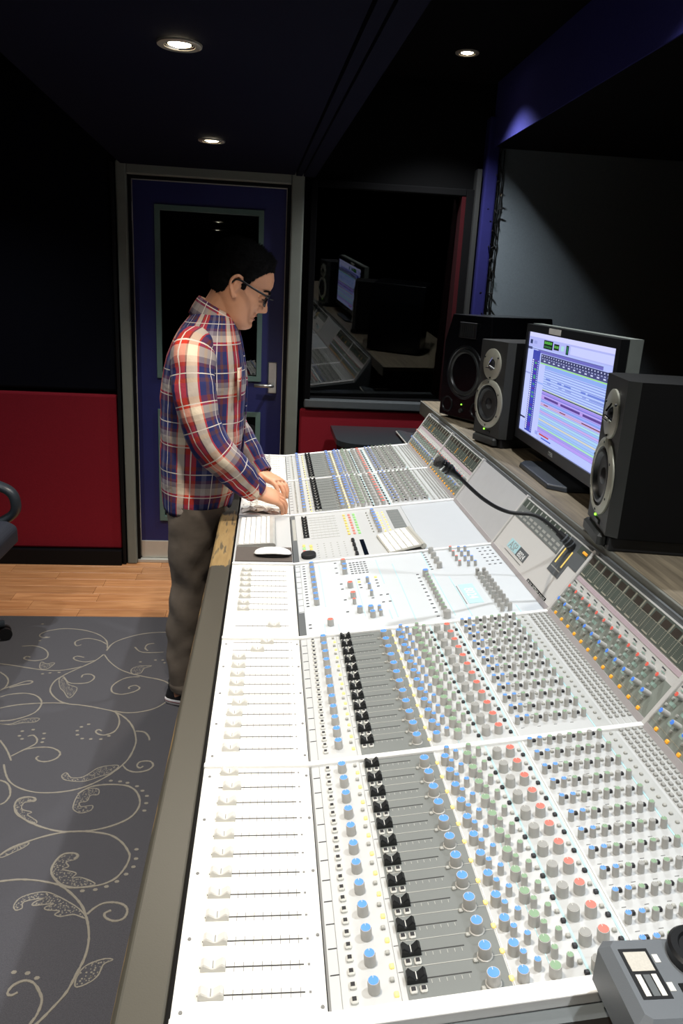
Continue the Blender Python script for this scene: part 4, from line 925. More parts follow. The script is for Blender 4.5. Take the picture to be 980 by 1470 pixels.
# picture on the screen: +y is the viewer's left
sm = bpy.data.materials.new('screen_image'); sm.use_nodes = True; nt = sm.node_tree; b = nt.nodes['Principled BSDF']
va = nt.nodes.new('ShaderNodeVertexColor'); va.layer_name = 'Col'
nt.links.new(va.outputs[0], b.inputs['Emission Color']); b.inputs['Emission Strength'].default_value = 1.0; b.inputs['Base Color'].default_value = (0.01,0.01,0.012,1); b.inputs['Roughness'].default_value = 0.25
RX = []
def rc(u0, v0, u1, v1, c): RX.append((u0, v0, u1, v1, c))
rs = random.Random(11)
BG = (176,188,246)
rc(0,0,1,1,BG); rc(0,0,1,0.045,(206,208,252)); rc(0,0.045,1,0.14,(172,178,238))
rc(0.55,0.06,0.98,0.13,(196,202,250))
rc(0.02,0.075,0.055,0.115,(40,52,96)); rc(0.075,0.08,0.12,0.11,(150,158,220))
rc(0.215,0.055,0.335,0.135,(16,26,24)); rc(0.35,0.07,0.415,0.125,(18,30,26)); rc(0.50,0.06,0.53,0.14,(14,34,30))
for i in range(7): rc(0.224+i*0.0145,0.066+0.0*i,0.233+i*0.0145,0.09,(96,196,80))
for i in range(5): rc(0.226+i*0.02,0.105,0.238+i*0.02,0.125,(60,130,70))
for i in range(4): rc(0.356+i*0.0145,0.085,0.364+i*0.0145,0.108,(110,200,90))
rc(0.510,0.07,0.520,0.13,(50,140,90)); rc(0.44,0.075,0.475,0.12,(168,214,220))
rc(0.045,0.155,0.9,0.16,(90,96,150)); rc(0.15,0.16,0.90,0.185,(108,106,190)); rc(0.0,0.145,0.06,0.17,(70,76,120))
rc(0.20,0.19,1.0,0.235,(58,62,104)); rc(0.20,0.235,1.0,0.27,(72,76,122))
for i in range(26):
    rc(0.212+i*0.0305,0.20,0.222+i*0.0305,0.212,(190,196,236)); rc(0.215+i*0.0305,0.225,0.232+i*0.0305,0.234,(160,166,214))
    if i % 2: rc(0.212+i*0.0305,0.245,0.235+i*0.0305,0.256,(200,206,244))
rc(0.20,0.272,1.0,0.282,(150,222,120)); rc(0.20,0.284,1.0,0.318,(140,170,236))
rc(0.105,0.17,0.185,0.255,(66,66,96))
rc(0.0,0.17,0.085,0.9,(188,198,250)); rc(0.0,0.40,0.075,0.415,(150,160,220)); rc(0,0.855,0.07,0.872,(40,44,80))
rc(0.082,0.17,0.185,0.98,(60,70,170))
cc = [(54,62,190),(60,76,200),(64,140,130),(90,44,170),(60,54,200),(70,84,60),(50,60,190),(84,50,150),(80,160,110),(60,60,180)]
for i in range(34):
    v = 0.262 + i*0.0208
    rc(0.088,v,0.104,v+0.013,(232,236,255)); rc(0.122,v,0.152,v+0.018,rs.choice(cc)); rc(0.166,v+0.003,0.174,v+0.013,(222,226,250))
rc(0.187,0.285,0.27,1.0,(186,196,250)); rc(0.187,0.46,0.27,0.475,(150,172,240))
for i in range(9): rc(0.27,0.325+i*0.0215,1.0,0.325+i*0.0215+0.006,(120,140,214)); rc(0.27,0.331+i*0.0215,1.0,0.342+i*0.0215,(178,200,250))
for (a, b_) in ((0.30,0.36),(0.45,0.50),(0.53,0.61),(0.72,0.77),(0.79,1.0)): rc(a,0.40,b_,0.418,(110,130,214)); rc(a+0.02,0.44,b_+0.01,0.449,(130,150,222))
rc(0.27,0.518,1.0,0.527,(52,60,40)); rc(0.27,0.510,1.0,0.516,(196,210,160))
stripes = [((160,140,230),0.022),((120,110,220),0.008),((184,160,238),0.014),((92,62,140),0.022),((172,150,232),0.012),((150,170,246),0.016),((120,160,240),0.010),((196,176,236),0.014),((208,170,206),0.016),((180,190,246),0.012),
           ((170,220,226),0.018),((150,190,240),0.02),((194,168,230),0.02),((170,180,244),0.016),((166,206,236),0.024),((160,196,244),0.02),((206,210,196),0.018),((158,190,242),0.026),((150,190,240),0.02),((166,222,190),0.018),((160,150,232),0.02),((176,150,236),0.03)]
v = 0.53
for c_, d_ in stripes:
    rc(0.27,v,1.0,v+d_,c_); rc(0.27,v+d_-0.003,1.0,v+d_,(130,140,210))
    if c_ == (92,62,140):
        rc(0.27,v,0.31,v+d_,(180,150,230)); rc(0.49,v,0.52,v+d_,(180,150,230)); rc(0.74,v,0.77,v+d_,(180,150,230))
    v += d_
for a, b_, vv in ((0.315,0.37,0.645),(0.52,0.59,0.645),(0.77,1.0,0.647)): rc(a,vv,b_,vv+0.008,(110,40,50))
rc(0.30,0.93,0.43,0.945,(190,60,70)); rc(0.33,0.96,0.46,0.972,(60,90,200)); rc(0.24,0.925,0.28,0.96,(150,160,230))
SW, SH = MW-2*bz, (h-bz)-(b0+0.034)
mb = MB(); cols = []
for i, (u0,v0,u1,v1,c_) in enumerate(RX):
    x = 0.0058 - i*1.2e-6; ya, yb = MW/2-bz-u0*SW, MW/2-bz-u1*SW; za, zb = h-bz-v0*SH, h-bz-v1*SH
    mb.quad((x,ya,zb),(x,yb,zb),(x,yb,za),(x,ya,za)); cols.append(lin(c_))
o = build('screen', mb, sm, t)
ca = o.data.color_attributes.new('Col', 'FLOAT_COLOR', 'CORNER')
for p, c_ in zip(o.data.polygons, cols):
    for li in p.loop_indices: ca.data[li].color = c_ + [1]
tag(o, 'lit screen with coloured audio tracks')
text('maker_mark', 'DELL', M_steel, 0.018, (-0.0006, 0.0, b0+0.017), (0,-1,0), (0,0,1), t)
mb = MB(); mb.box(-0.0008, 0, 0.045, 0.155, h-0.020, h-0.003); build('paper_sticker', mb, M_paper, t)
mb = MB(); mb.box(0.056, 0.10, -0.05, 0.05, 0.03, 0.30); o = build('stand_column', mb, M_plastic, t); bevel(o, 0.008)
mb = MB()
pts = [(-0.045,-0.13),(-0.045,0.155),(-0.02,0.19),(0.17,0.19),(0.19,0.16),(0.19,-0.13),(0.17,-0.17),(0.0,-0.17)]
n = len(pts); vs = [(p[0],p[1],0) for p in pts] + [(p[0]*0.97,p[1]*0.97,0.016) for p in pts]
mb.add(vs, [tuple(range(n-1,-1,-1)), tuple(range(n,2*n))] + [(i,(i+1) % n,n+(i+1) % n,n+i) for i in range(n)])
mb.f = [tuple(reversed(f)) for f in mb.f]
o = build('stand_base', mb, mat('stand_base_grey', (58,62,68), 0.35), t); bevel(o, 0.004)

# ---------------------------------------------------------------- talkback microphone on a flexible neck
t = thing('gooseneck_microphone', 'black gooseneck microphone plugged into the console upstand', 'microphone', P2(0.155, 1.045))
pts = [P2(0.150,1.060,0.0), P2(0.158,1.066,0.03), Vector((0.578,1.09,1.072)), Vector((0.505,1.105,1.078)), Vector((0.44,1.10,1.110)), Vector((0.375,1.10,1.163))]
path = catmull(pts, 10)
m = MB(); m.tube(path[8:], 0.0048, 10); o = build('flexible_neck', m, M_rubber, t); smooth_angle(o, 60)
a, b_ = path[0], path[13]
m = MB(); P_ = [path[0], path[3], path[6], path[9], path[10], path[13]]; m.tube(P_, [0.0125,0.0125,0.0125,0.011,0.0095,0.008], 16); pl = build('plug', m, M_rubber, t); smooth_angle(pl, 40)
for i in (5, 8, 10): m = MB(); d_ = (path[i+1]-path[i]).normalized(); m.tube([path[i], path[i]+d_*0.003], 0.0131, 16); build('plug_ring', m, M_darkgrey, pl)
tip = Vector((0.314,1.10,1.205)); s_ = Vector((0.375,1.10,1.163)); d_ = (tip-s_).normalized()
L_ = (tip-s_).length
m = MB(); m.tube([s_, s_+d_*L_*0.25, s_+d_*L_*0.35, s_+d_*L_*0.82], [0.0065,0.0085,0.0125,0.0125], 20); hd = build('capsule_body', m, M_plastic, t); smooth_angle(hd, 40)
for i in range(3): m = MB(); q_ = s_+d_*L_*(0.42+i*0.13); m.tube([q_, q_+d_*0.0035], 0.0142, 20); build('capsule_ring', m, M_chrome if i == 2 else M_rubber, hd)
m = MB(); m.tube([s_+d_*L_*0.82, s_+d_*L_*0.95, tip], [0.0138,0.0142,0.009], 20); o = build('capsule_grille', m, mat('mic_mesh', (70,68,66), 0.6, 0.4, bump=1.0, bscale=1500), hd); smooth_angle(o, 60)

# ---------------------------------------------------------------- things lying on the console
t = thing('computer_keyboard', 'slim aluminium computer keyboard with white keys on the console', 'keyboard', (-0.115, 1.738, 0.8))
mb = MB(); mb.prism([(-0.172,0.8),(-0.172,0.806),(-0.062,0.814),(-0.056,0.812),(-0.052,0.806),(-0.056,0.800)], 1.598, 1.882)
mb.f = [tuple(reversed(f)) for f in mb.f]
build('body', mb, mat('keyboard_aluminium', (206,206,200), 0.4, 0.4), t)
ROWS = [(-0.1605,6),(-0.1430,13),(-0.1260,13),(-0.1090,13),(-0.0920,13),(-0.0765,14)]
for ri, (x, n) in enumerate(ROWS):
    if n == 6: ws = [0.022]*3 + [0.098] + [0.022]*2; ws += [0.06]
    else: ws = [1.0]*n; ws[0] = 1.35; ws[-1] = 1.35
    tot = sum(ws); yy = 1.878; sc = 0.276/tot
    for w_ in ws:
        l_ = w_*sc; m = MB(); zt_ = 0.806 + (x+0.172)*0.0727
        m.cbox(x-0.0075 if ri < 5 else x-0.0045, x+0.0075 if ri < 5 else x+0.0045, yy-l_+0.001, yy-0.001, zt_-0.001, zt_+0.0025, 0.001); build('key', m, M_key, t); yy -= l_
mb = MB(); mb.cbox(-0.173, -0.004, 1.470, 1.594, 0.7997, 0.8025, 0.0008); o = build('mouse_pad', mb, M_pad); tag(o, 'brown grey mouse pad beside the keyboard on the console', 'mouse pad')
# mouse
t = thing('computer_mouse', 'low white computer mouse lying on the mouse pad', 'mouse', (-0.062, 1.522, 0.8025))
m = MB(); nx, ny = 24, 14; L_, W_m, H_ = 0.114, 0.058, 0.0215
def mz(u):   # arched profile
    return H_*(1-(2*u-1)**2)**0.6
vs = []
for i in range(nx+1):
    u = i/nx; x = -L_/2 + L_*u; wv = W_m/2*(1-abs(2*u-1)**4)**0.5*0.98 + 0.0006
    for j in range(ny+1):
        v = -1 + 2*j/ny; vs.append((-0.062+x, 1.522+wv*v, 0.8025+0.0055+max(0.0, mz(u))*(1-abs(v)**3*0.45)*0.78))
fs = [(i*(ny+1)+j, (i+1)*(ny+1)+j, (i+1)*(ny+1)+j+1, i*(ny+1)+j+1) for i in range(nx) for j in range(ny)]
m.add(vs, fs); o = build('top_shell', m, M_key, t, smooth=True)
so = o.modifiers.new('solid', 'SOLIDIFY'); so.thickness = 0.002; so.offset = -1
m = MB()
ring = [(-0.062 + L_/2*0.93*math.cos(a), 1.522 + W_m/2*0.86*math.sin(a)) for a in [2*math.pi*i/32 for i in range(32)]]
m.add([(p[0],p[1],0.8026) for p in ring] + [(p[0]*1.0,p[1],0.8095) for p in ring], [tuple(range(31,-1,-1)), tuple(range(32,64))] + [(i,(i+1) % 32,32+(i+1) % 32,32+i) for i in range(32)])
build('base', m, M_plastic, t)
# numeric keypad
KP = P1(0.327, 1.540, 0.004); ang = math.radians(6)
t = thing('numeric_keypad', 'small white numeric keypad with silver body propped on the console panel', 'keypad', KP, local=True)
t.rotation_euler = (0, -A1 - math.radians(5), ang)
mb = MB(); mb.prism([(-0.052,0.001),(-0.052,0.006),(0.052,0.0105),(0.052,0.005)], -0.083, 0.083); mb.f = [tuple(reversed(f)) for f in mb.f]; build('body', mb, M_alu, t)
mb = MB(); mb.tube([(0.054,-0.083,0.0035),(0.054,0.083,0.0035)], 0.009, 14); o = build('battery_tube', mb, M_alu, t); smooth_angle(o)
for i in range(5):
    for j in range(7):
        x, y_ = -0.041+i*0.0185, -0.069+j*0.0230; z_ = 0.006+(x+0.052)*0.0433
        m = MB(); m.cbox(x-0.008, x+0.008, y_-0.0103, y_+0.0103, z_-0.001, z_+0.0024, 0.001); build('key', m, M_key, t)
# crumpled cloth under the hand
m = MB(); rr = random.Random(2); n_ = 14; vs = []
from mathutils import noise
for i in range(n_+1):
    for j in range(n_+1):
        u, v = i/n_, j/n_
        x = -0.170 + 0.135*u; y_ = 1.945 + 0.075*v + 0.02*math.sin(u*5)
        z_ = 0.8015 + 0.012*abs(noise.noise(Vector((u*4,v*4,1.3)))) + 0.010*abs(noise.noise(Vector((u*9,v*7,5.1))))*(1-abs(2*v-1)*0.3)
        vs.append((x + 0.008*noise.noise(Vector((u*3,v*3,9))), y_ + 0.012*noise.noise(Vector((u*4,v*2,3))), z_))
m.add(vs, [(i*(n_+1)+j,(i+1)*(n_+1)+j,(i+1)*(n_+1)+j+1,i*(n_+1)+j+1) for i in range(n_) for j in range(n_)])
o = build('tissue', m, M_paper, smooth=False); tag(o, 'crumpled white tissue on the console under the man\'s near hand', 'tissue')
so = o.modifiers.new('solid', 'SOLIDIFY'); so.thickness = 0.0012; so.offset = 1
# dark handheld device at the near right corner
t = thing('handheld_device', 'dark grey plastic device with a dial and a sticker window at the console corner', 'device', (0.38, -0.03, 0.858))
mb = MB(); mb.cbox(0.290, 0.470, -0.100, 0.012, 0.8575, 0.910, 0.010); o = build('case', mb, M_darkgrey, t)
mb = MB(); mb.box(0.306, 0.338, -0.069, -0.009, 0.9098, 0.9106); wn = build('sticker_window', mb, M_plastic, t)
mb = MB(); mb.box(0.3095, 0.3345, -0.037, -0.0135, 0.9106, 0.9112); build('sticker', mb, mat('pale_sticker', (190,186,176), 0.6, var=0.15, scale=400), wn)
for x in (0.3105, 0.3275):
    mb = MB(); mb.box(x, x+0.0055, -0.066, -0.041, 0.9106, 0.9112); build('label_strip', mb, M_paper, wn)
mb = MB(); mb.box(0.3185, 0.326, -0.066, -0.041, 0.9106, 0.9109); build('grey_slot', mb, M_pdark, wn)
mb = MB(); mb.lathe([(0.034,0),(0.034,0.010),(0.031,0.013),(0.024,0.013),(0.022,0.010),(0,0.010)], 40, 0, Matrix.Translation((0.392,-0.022,0.9095))); o = build('dial', mb, M_plastic, t); smooth_angle(o)
for x, y_ in ((0.343,-0.022),(0.342,-0.056)):
    mb = MB(); mb.box(x-0.003, x+0.003, y_-0.005, y_+0.005, 0.9098, 0.9108); build('white_mark', mb, M_paper, t)
mb = MB(); mb.box(0.351, 0.375, -0.066, -0.053, 0.9098, 0.9112); build('button_slot', mb, M_black, t)
mb = MB(); mb.box(0.315, 0.47, -0.112, -0.1002, 0.862, 0.906); build('front_plate', mb, M_paper, t)
for x, zf in ((0.32, 0.8385), (0.43, 0.8535)):
    mb = MB(); mb.box(x, x+0.012, -0.006, 0.016, zf, 0.8585); build('rubber_foot', mb, M_rubber, t)

t.location += Vector((-0.003, -0.007, 0.008))

# ================================================================ FURNITURE AND FITTINGS
# black cabinet with rounded corner beyond the console
t = thing('side_cabinet', 'low black cabinet with rounded front corner below the window', 'cabinet', (0.56, 3.28, 0))
def rr_outline(x0, x1, y0, y1, r):
    pts = []
    for i in range(9):
        a = math.pi + i*math.pi/2/8; pts.append((x0+r+r*math.cos(a), y0+r+r*math.sin(a)))
    pts += [(x1, y0), (x1, y1), (x0, y1)]
    return pts
def slabz(pts, z0, z1):
    m = MB(); n = len(pts); m.add([(p[0],p[1],z0) for p in pts] + [(p[0],p[1],z1) for p in pts], [tuple(range(n-1,-1,-1)), tuple(range(n,2*n))] + [(i,(i+1) % n,n+(i+1) % n,n+i) for i in range(n)]); return m
build('top', slabz(rr_outline(0.262, 0.95, 3.02, 3.53, 0.14), 0.815, 0.842), mat('cabinet_top', (40,46,50), 0.3), t)
build('body', slabz(rr_outline(0.30, 0.93, 3.05, 3.53, 0.13), 0.0, 0.815), M_black, t)
# magazine
t = thing('magazine', 'curled glossy magazine lying open on the black cabinet', 'magazine', (0.66, 3.17, 0.842))
m = MB(); vs = []; nx = 10
prof = [(0.0,0.012),(0.01,0.020),(0.03,0.017),(0.07,0.008),(0.13,0.003),(0.2,0.002)]
for (dx, dz) in prof:
    for y_ in (3.00, 3.34): vs.append((0.60+dx+(3.34-y_)*0.0, y_, 0.842+dz))
fs = [(2*i, 2*i+2, 2*i+3, 2*i+1) for i in range(len(prof)-1)]
m.add(vs, fs); o = build('cover', m, mat('magazine_cover', (70,76,80), 0.2), t); so = o.modifiers.new('s','SOLIDIFY'); so.thickness = 0.002; so.offset = 1
m = MB(); m.tube([(0.60,3.00,0.8555),(0.60,3.34,0.8555)], 0.0035, 8); build('spine', m, M_alu, t)
m = MB(); m.tube([(0.612,3.00,0.845),(0.612,3.34,0.845)], 0.003, 8); build('page_edges', m, M_paper, t)
m = MB(); m.box(0.604, 0.80, 2.994, 3.0, 0.8435, 0.8475); build('page_edges', m, M_paper, t)

# office chair, mostly out of frame on the left
cx, cy = -1.57, 2.40
t = thing('office_chair', 'black office chair with padded armrest at the left edge of the picture', 'chair', (cx, cy, 0.0125))
M_chair = mat('chair_blue_black', (34,38,50), 0.7, var=0.2, bump=0.2)
M_chp = mat('chair_plastic', (52,58,64), 0.35)
m = MB(); m.cbox(cx-0.22, cx+0.41, cy-0.25, cy+0.25, 0.44, 0.54, 0.03); o = build('seat', m, M_chair, t); bevel(o, 0.015, 3)
m = MB(); m.cbox(cx-0.31, cx-0.24, cy-0.23, cy+0.23, 0.60, 1.12, 0.03); o = build('backrest', m, M_chair, t); bevel(o, 0.015, 3)
m = MB(); m.tube([(cx-0.2,cy,0.47),(cx-0.30,cy,0.5),(cx-0.32,cy,0.7)], 0.02, 8); build('back_support', m, M_chp, t)
for s in (-1, 1):
    yb = cy + s*0.29
    P_ = catmull([(cx-0.20,yb-s*0.04,0.46),(cx-0.22,yb,0.58),(cx-0.12,yb,0.685),(cx+0.18,yb,0.70),(cx+0.345,yb,0.665),(cx+0.385,yb,0.60),(cx+0.355,yb,0.535),(cx+0.20,yb-s*0.03,0.46)], 8)
    m = MB(); n = len(P_); 
    o_ = len(m.v)
    for i, p in enumerate(P_):
        tt = (P_[min(i+1,n-1)]-P_[max(i-1,0)]).normalized(); sd = Vector((0,1,0)); up_ = tt.cross(sd).normalized()
        for a in range(10):
            an = 2*math.pi*a/10; q = p + sd*0.036*math.cos(an) + up_*0.021*math.sin(an); m.v.append(tuple(q))
    for i in range(n-1):
        for a in range(10): b_ = (a+1) % 10; m.f.append((i*10+a, i*10+b_, (i+1)*10+b_, (i+1)*10+a)); m.m.append(0)
    build('armrest', m, M_chp, t, smooth=True)
m = MB(); m.tube([(cx,cy,0.10),(cx,cy,0.30)], 0.028, 14); m.tube([(cx,cy,0.28),(cx,cy,0.44)], 0.018, 14); build('gas_lift', m, M_plastic, t)
for i in range(5):
    a = math.radians(23 + 72*i); ex, ey = cx+0.375*math.cos(a), cy+0.375*math.sin(a)
    m = MB(); m.tube([(cx,cy,0.115),(ex,ey,0.085)], [0.026,0.017], 10); lg = build('base_leg', m, M_chp, t, smooth=True)
    for s in (-1, 1):
        m = MB(); ox, oy = -math.sin(a)*0.018*s, math.cos(a)*0.018*s
        m.tube([(ex+ox*0.4,ey+oy*0.4,0.0415),(ex+ox*1.4,ey+oy*1.4,0.0415)], 0.028, 16); build('caster', m, M_rubber, lg)

# ceiling downlights
def spot_lamp(x, y, z, power, col):
    ld = bpy.data.lights.new('spot', 'SPOT'); ld.energy = power; ld.color = col; ld.spot_size = math.radians(112); ld.spot_blend = 0.85; ld.shadow_soft_size = 0.028
    o = bpy.data.objects.new('spot', ld); COL.objects.link(o); o.location = (x, y, z - 0.012); return o
DL = {(0,): None}
labels = {2: 'recessed light in the low ceiling over the near end of the console', 3: 'recessed light in the low ceiling behind the camera', 5: 'recessed high ceiling light over the middle of the console', 6: 'recessed high ceiling light over the near end of the console', 7: 'recessed high ceiling light behind the camera', 8: 'recessed high ceiling light over the office chair', 9: 'recessed high ceiling light over the middle of the rug', 10: 'recessed high ceiling light over the near end of the rug', 0: 'large round recessed ceiling light nearest the camera, left of the battens', 1: 'recessed ceiling light just in front of the door', 4: 'recessed ceiling light above the loudspeakers on the high ceiling'}
for i, (x, y, z, pw, col) in enumerate(SPOTS):
    lab = labels.get(i, 'recessed round ceiling light out of the picture')
    t = thing('ceiling_light', lab, 'ceiling light', (x, y, z), 0, 'recessed ceiling lights')
    m = MB(); T_ = Matrix.Translation((x,y,z)) @ Matrix.Rotation(math.pi, 4, 'X')
    m.lathe([(0.053,0.0),(0.052,0.004),(0.048,0.006),(0.036,0.005),(0.035,0.001)], 36, 0, T_); o = build('trim_ring', m, M_lampring, t); smooth_angle(o, 40)
    m = MB(); m.lathe([(0.036,0.004),(0.033,0.0015),(0.027,0.001)], 36, 0, T_); build('reflector', m, M_chrome, t)
    m = MB(); m.lathe([(0.027,0.001),(0.018,0.004),(0,0.005)], 28, 0, T_); build('lamp', m, M_lamp, t, smooth=True)
    l = spot_lamp(x, y, z, pw, col); l.parent = t; l.location = (0,0,-0.012)

# string lights hanging beside the grey wall panel
t = thing('string_lights', 'strand of unlit fairy lights hanging down beside the grey wall panel', 'string lights', (1.075, 3.50, 1.1))
rs = random.Random(9)
for q in range(3):
    pts = []; z = 2.31
    while z > 1.05: pts.append((1.070+0.012*(q-1)+rs.uniform(-.008,.008) + (2.31-z)*0.006, 3.535+rs.uniform(-.008,.008), z)); z -= 0.06
    m = MB(); m.tube(catmull(pts, 3), 0.0022, 5); build('cable', m, M_black, t)
    for i, p in enumerate(pts[1:]):
        d = Vector((rs.uniform(-1,1), -0.5, rs.uniform(-.6,.6))).normalized()
        m = MB(); p = Vector(p); m.tube([p, p+d*0.014, p+d*0.022, p+d*0.030], [0.003,0.0035,0.0035,0.001], 6, 0); build('bulb', m, M_visor if i % 3 == 0 else M_black, t)
m = MB(); m.tube([(1.098,3.548,2.3),(1.10,3.548,1.05)], 0.003, 5); build('cable', m, M_black, t)

# ================================================================ PERSON
def interp(tab, z):
    if z <= tab[0][0]: return tab[0][1:]
    for a, b in zip(tab, tab[1:]):
        if z <= b[0]:
            f = (z-a[0])/(b[0]-a[0]); return tuple(p+(q-p)*f for p, q in zip(a[1:], b[1:]))
    return tab[-1][1:]
person = thing('person', 'man in plaid shirt, grey jeans and glasses standing bent over the console', 'person', (-0.33, 2.10, 0.0125))
PY = 2.10
class Surf:
    """mesh with uv in metres"""
    def __init__(s): s.v = []; s.f = []; s.uv = []; s.m = []
    def loft(s, rings, u0=0.0, cap0=False, cap1=False, mi=0):
        n = len(rings[0]); o = len(s.v); V = 0.0; vv = []; us = []
        for i, r in enumerate(rings):
            if i: V += sum((Vector(r[k])-Vector(rings[i-1][k])).length for k in range(n))/n
            vv.append(V); s.v += [tuple(p) for p in r]
        mid = rings[len(rings)//2]; acc = [0.0]
        for k in range(n): acc.append(acc[-1] + (Vector(mid[(k+1) % n])-Vector(mid[k])).length)
        for i in range(len(rings)-1):
            for k in range(n):
                j = (k+1) % n
                s.f.append((o+i*n+k, o+i*n+j, o+(i+1)*n+j, o+(i+1)*n+k)); s.m.append(mi)
                s.uv.append([(u0+acc[k], vv[i]), (u0+acc[k+1], vv[i]), (u0+acc[k+1], vv[i+1]), (u0+acc[k], vv[i+1])])
        for flag, r0 in ((cap0, 0), (cap1, len(rings)-1)):
            if flag:
                f = tuple(o+r0*n+k for k in range(n)); f = tuple(reversed(f)) if r0 == 0 else f
                s.f.append(f); s.m.append(mi); s.uv.append([(0,0)]*n)
    def mesh(s, name, mats, org):
        me = bpy.data.meshes.new(name); me.from_pydata([tuple(Vector(v)-Vector(org)) for v in s.v], [], s.f)
        for m in mats: me.materials.append(m)
        me.polygons.foreach_set('material_index', s.m); me.polygons.foreach_set('use_smooth', [True]*len(s.f))
        ul = me.uv_layers.new(name='UVMap'); i = 0
        for f in s.uv:
            for q in f: ul.data[i].uv = q; i += 1
        me.update(); return me
def ell(c, ax, ay, rx, ry, n=28, e=2.2, rxb=None):
    out = []
    for k in range(n):
        a = 2*math.pi*k/n; cc, ss = math.cos(a), math.sin(a)
        x = abs(cc)**(2/e)*(1 if cc > 0 else -1); y = abs(ss)**(2/e)*(1 if ss > 0 else -1)
        r = rx if (x > 0 or rxb is None) else rxb
        out.append(Vector(c) + ax*x*r + ay*y*ry)
    return out
def limb(pts, rs, n=20, steps=5, squash=1.0, fold=0.0, seed=0, ref=Vector((0,1,0))):
    P_ = catmull(pts, steps); R_ = []
    m = len(pts)
    for i in range(len(P_)):
        f = min(i/steps, m-1-1e-6); k = int(f); R_.append(rs[k] + (rs[min(k+1,m-1)]-rs[k])*(f-k))
    rings = []
    for i, p in enumerate(P_):
        tt = (P_[min(i+1,len(P_)-1)]-P_[max(i-1,0)]).normalized(); ay = (ref - tt*ref.dot(tt)).normalized(); ax = ay.cross(tt)
        ring = ell(p, ax, ay, R_[i], R_[i]*squash, n, 2.0)
        if fold:
            ring = [q + (q-p).normalized()*fold*(noise.noise(Vector((q.x*14+seed+q.z*10, q.y*14, q.z*9)))+0.6*noise.noise(Vector((q.x*24+seed-q.z*14, q.y*24, q.z*14)))) for q in ring]
        rings.append(ring)
    return rings
X, Y_, Z_ = Vector((1,0,0)), Vector((0,1,0)), Vector((0,0,1))
TORSO = [(0.805,-0.458,-0.215,0.172),(0.86,-0.464,-0.198,0.175),(0.95,-0.467,-0.184,0.172),(1.05,-0.466,-0.176,0.168),(1.15,-0.466,-0.170,0.175),(1.25,-0.456,-0.168,0.186),(1.33,-0.438,-0.178,0.190),(1.385,-0.414,-0.188,0.172),(1.425,-0.392,-0.198,0.132),(1.455,-0.368,-0.206,0.092),(1.478,-0.350,-0.216,0.068)]
ARM_N = [(-0.325,1.975,1.385),(-0.335,1.925,1.35),(-0.330,1.892,1.24),(-0.300,1.872,1.12),(-0.262,1.868,1.045),(-0.205,1.885,0.985),(-0.160,1.915,0.93),(-0.126,1.936,0.893)]
RN = [0.058,0.072,0.071,0.064,0.060,0.055,0.047,0.041]
ARM_F = [(-0.325,2.225,1.385),(-0.325,2.275,1.34),(-0.305,2.325,1.22),(-0.262,2.345,1.09),(-0.225,2.335,1.03),(-0.180,2.31,0.965),(-0.145,2.285,0.918),(-0.108,2.258,0.872)]
# ---- body: one continuous skin surface
body = MB()
def addring(rings, cap=True):
    n = len(rings[0]); o = len(body.v)
    for r in rings: body.v += [tuple(p) for p in r]
    for i in range(len(rings)-1):
        for k in range(n): j = (k+1) % n; body.f.append((o+i*n+k, o+i*n+j, o+(i+1)*n+j, o+(i+1)*n+k)); body.m.append(0)
    body.f.append(tuple(o+k for k in range(n-1,-1,-1))); body.m.append(0)
    body.f.append(tuple(o+(len(rings)-1)*n+k for k in range(n))); body.m.append(0)
SH = 0.014
addring([ell(((a+b)/2, PY, z), X, Y_, (b-a)/2-SH, w_-SH, 32) for z, a, b, w_ in TORSO])
addring([ell((-0.333, PY, z), X, Y_, rx, ry, 32) for z, rx, ry in ((0.74,0.10,0.14),(0.80,0.105,0.155),(0.86,0.108,0.155))])
addring(limb(ARM_N, [r-0.014 for r in RN])); addring(limb(ARM_F, [r-0.014 for r in RN]))
LEG = [(-0.338,0.82),(-0.345,0.65),(-0.352,0.50),(-0.374,0.35),(-0.380,0.20),(-0.376,0.075)]
RL = [0.088,0.078,0.060,0.056,0.048,0.040]
for yy, dx in ((2.01,0),(2.205,0.05)):
    addring(limb([(x+dx*(1-z/0.9), yy, z) for x, z in LEG], RL))
    addring(limb([(-0.42+dx,yy,0.06),(-0.36+dx,yy,0.065),(-0.27+dx,yy,0.05),(-0.21+dx,yy,0.045)], [0.03,0.033,0.03,0.024]))
addring(limb([(-0.300,PY,1.40),(-0.278,PY,1.46),(-0.246,PY,1.515),(-0.222,PY,1.56)], [0.066,0.060,0.058,0.058]))
# head
HS, PHI = 1.09, math.radians(25)
HC = Vector((-0.193, PY, 1.572))
def hw(p): # head-local -> world
    p = Vector(p)*HS; return HC + Vector((p.x*math.cos(PHI)+p.z*math.sin(PHI), p.y, -p.x*math.sin(PHI)+p.z*math.cos(PHI)))
HEAD = [(-0.122,0.058,0.028,0.014),(-0.115,0.072,0.0,0.032),(-0.104,0.078,-0.02,0.044),(-0.09,0.080,-0.035,0.052),(-0.07,0.081,-0.052,0.059),(-0.05,0.082,-0.066,0.064),(-0.03,0.084,-0.084,0.068),(-0.01,0.084,-0.094,0.070),(0.01,0.086,-0.101,0.072),(0.026,0.093,-0.103,0.073),(0.045,0.095,-0.104,0.074),(0.065,0.090,-0.101,0.073),(0.085,0.078,-0.09,0.066),(0.100,0.060,-0.073,0.054),(0.112,0.036,-0.048,0.036),(0.1195,0.0,-0.018,0.010)]
def g(d, s): return math.exp(-(d/s)**2)
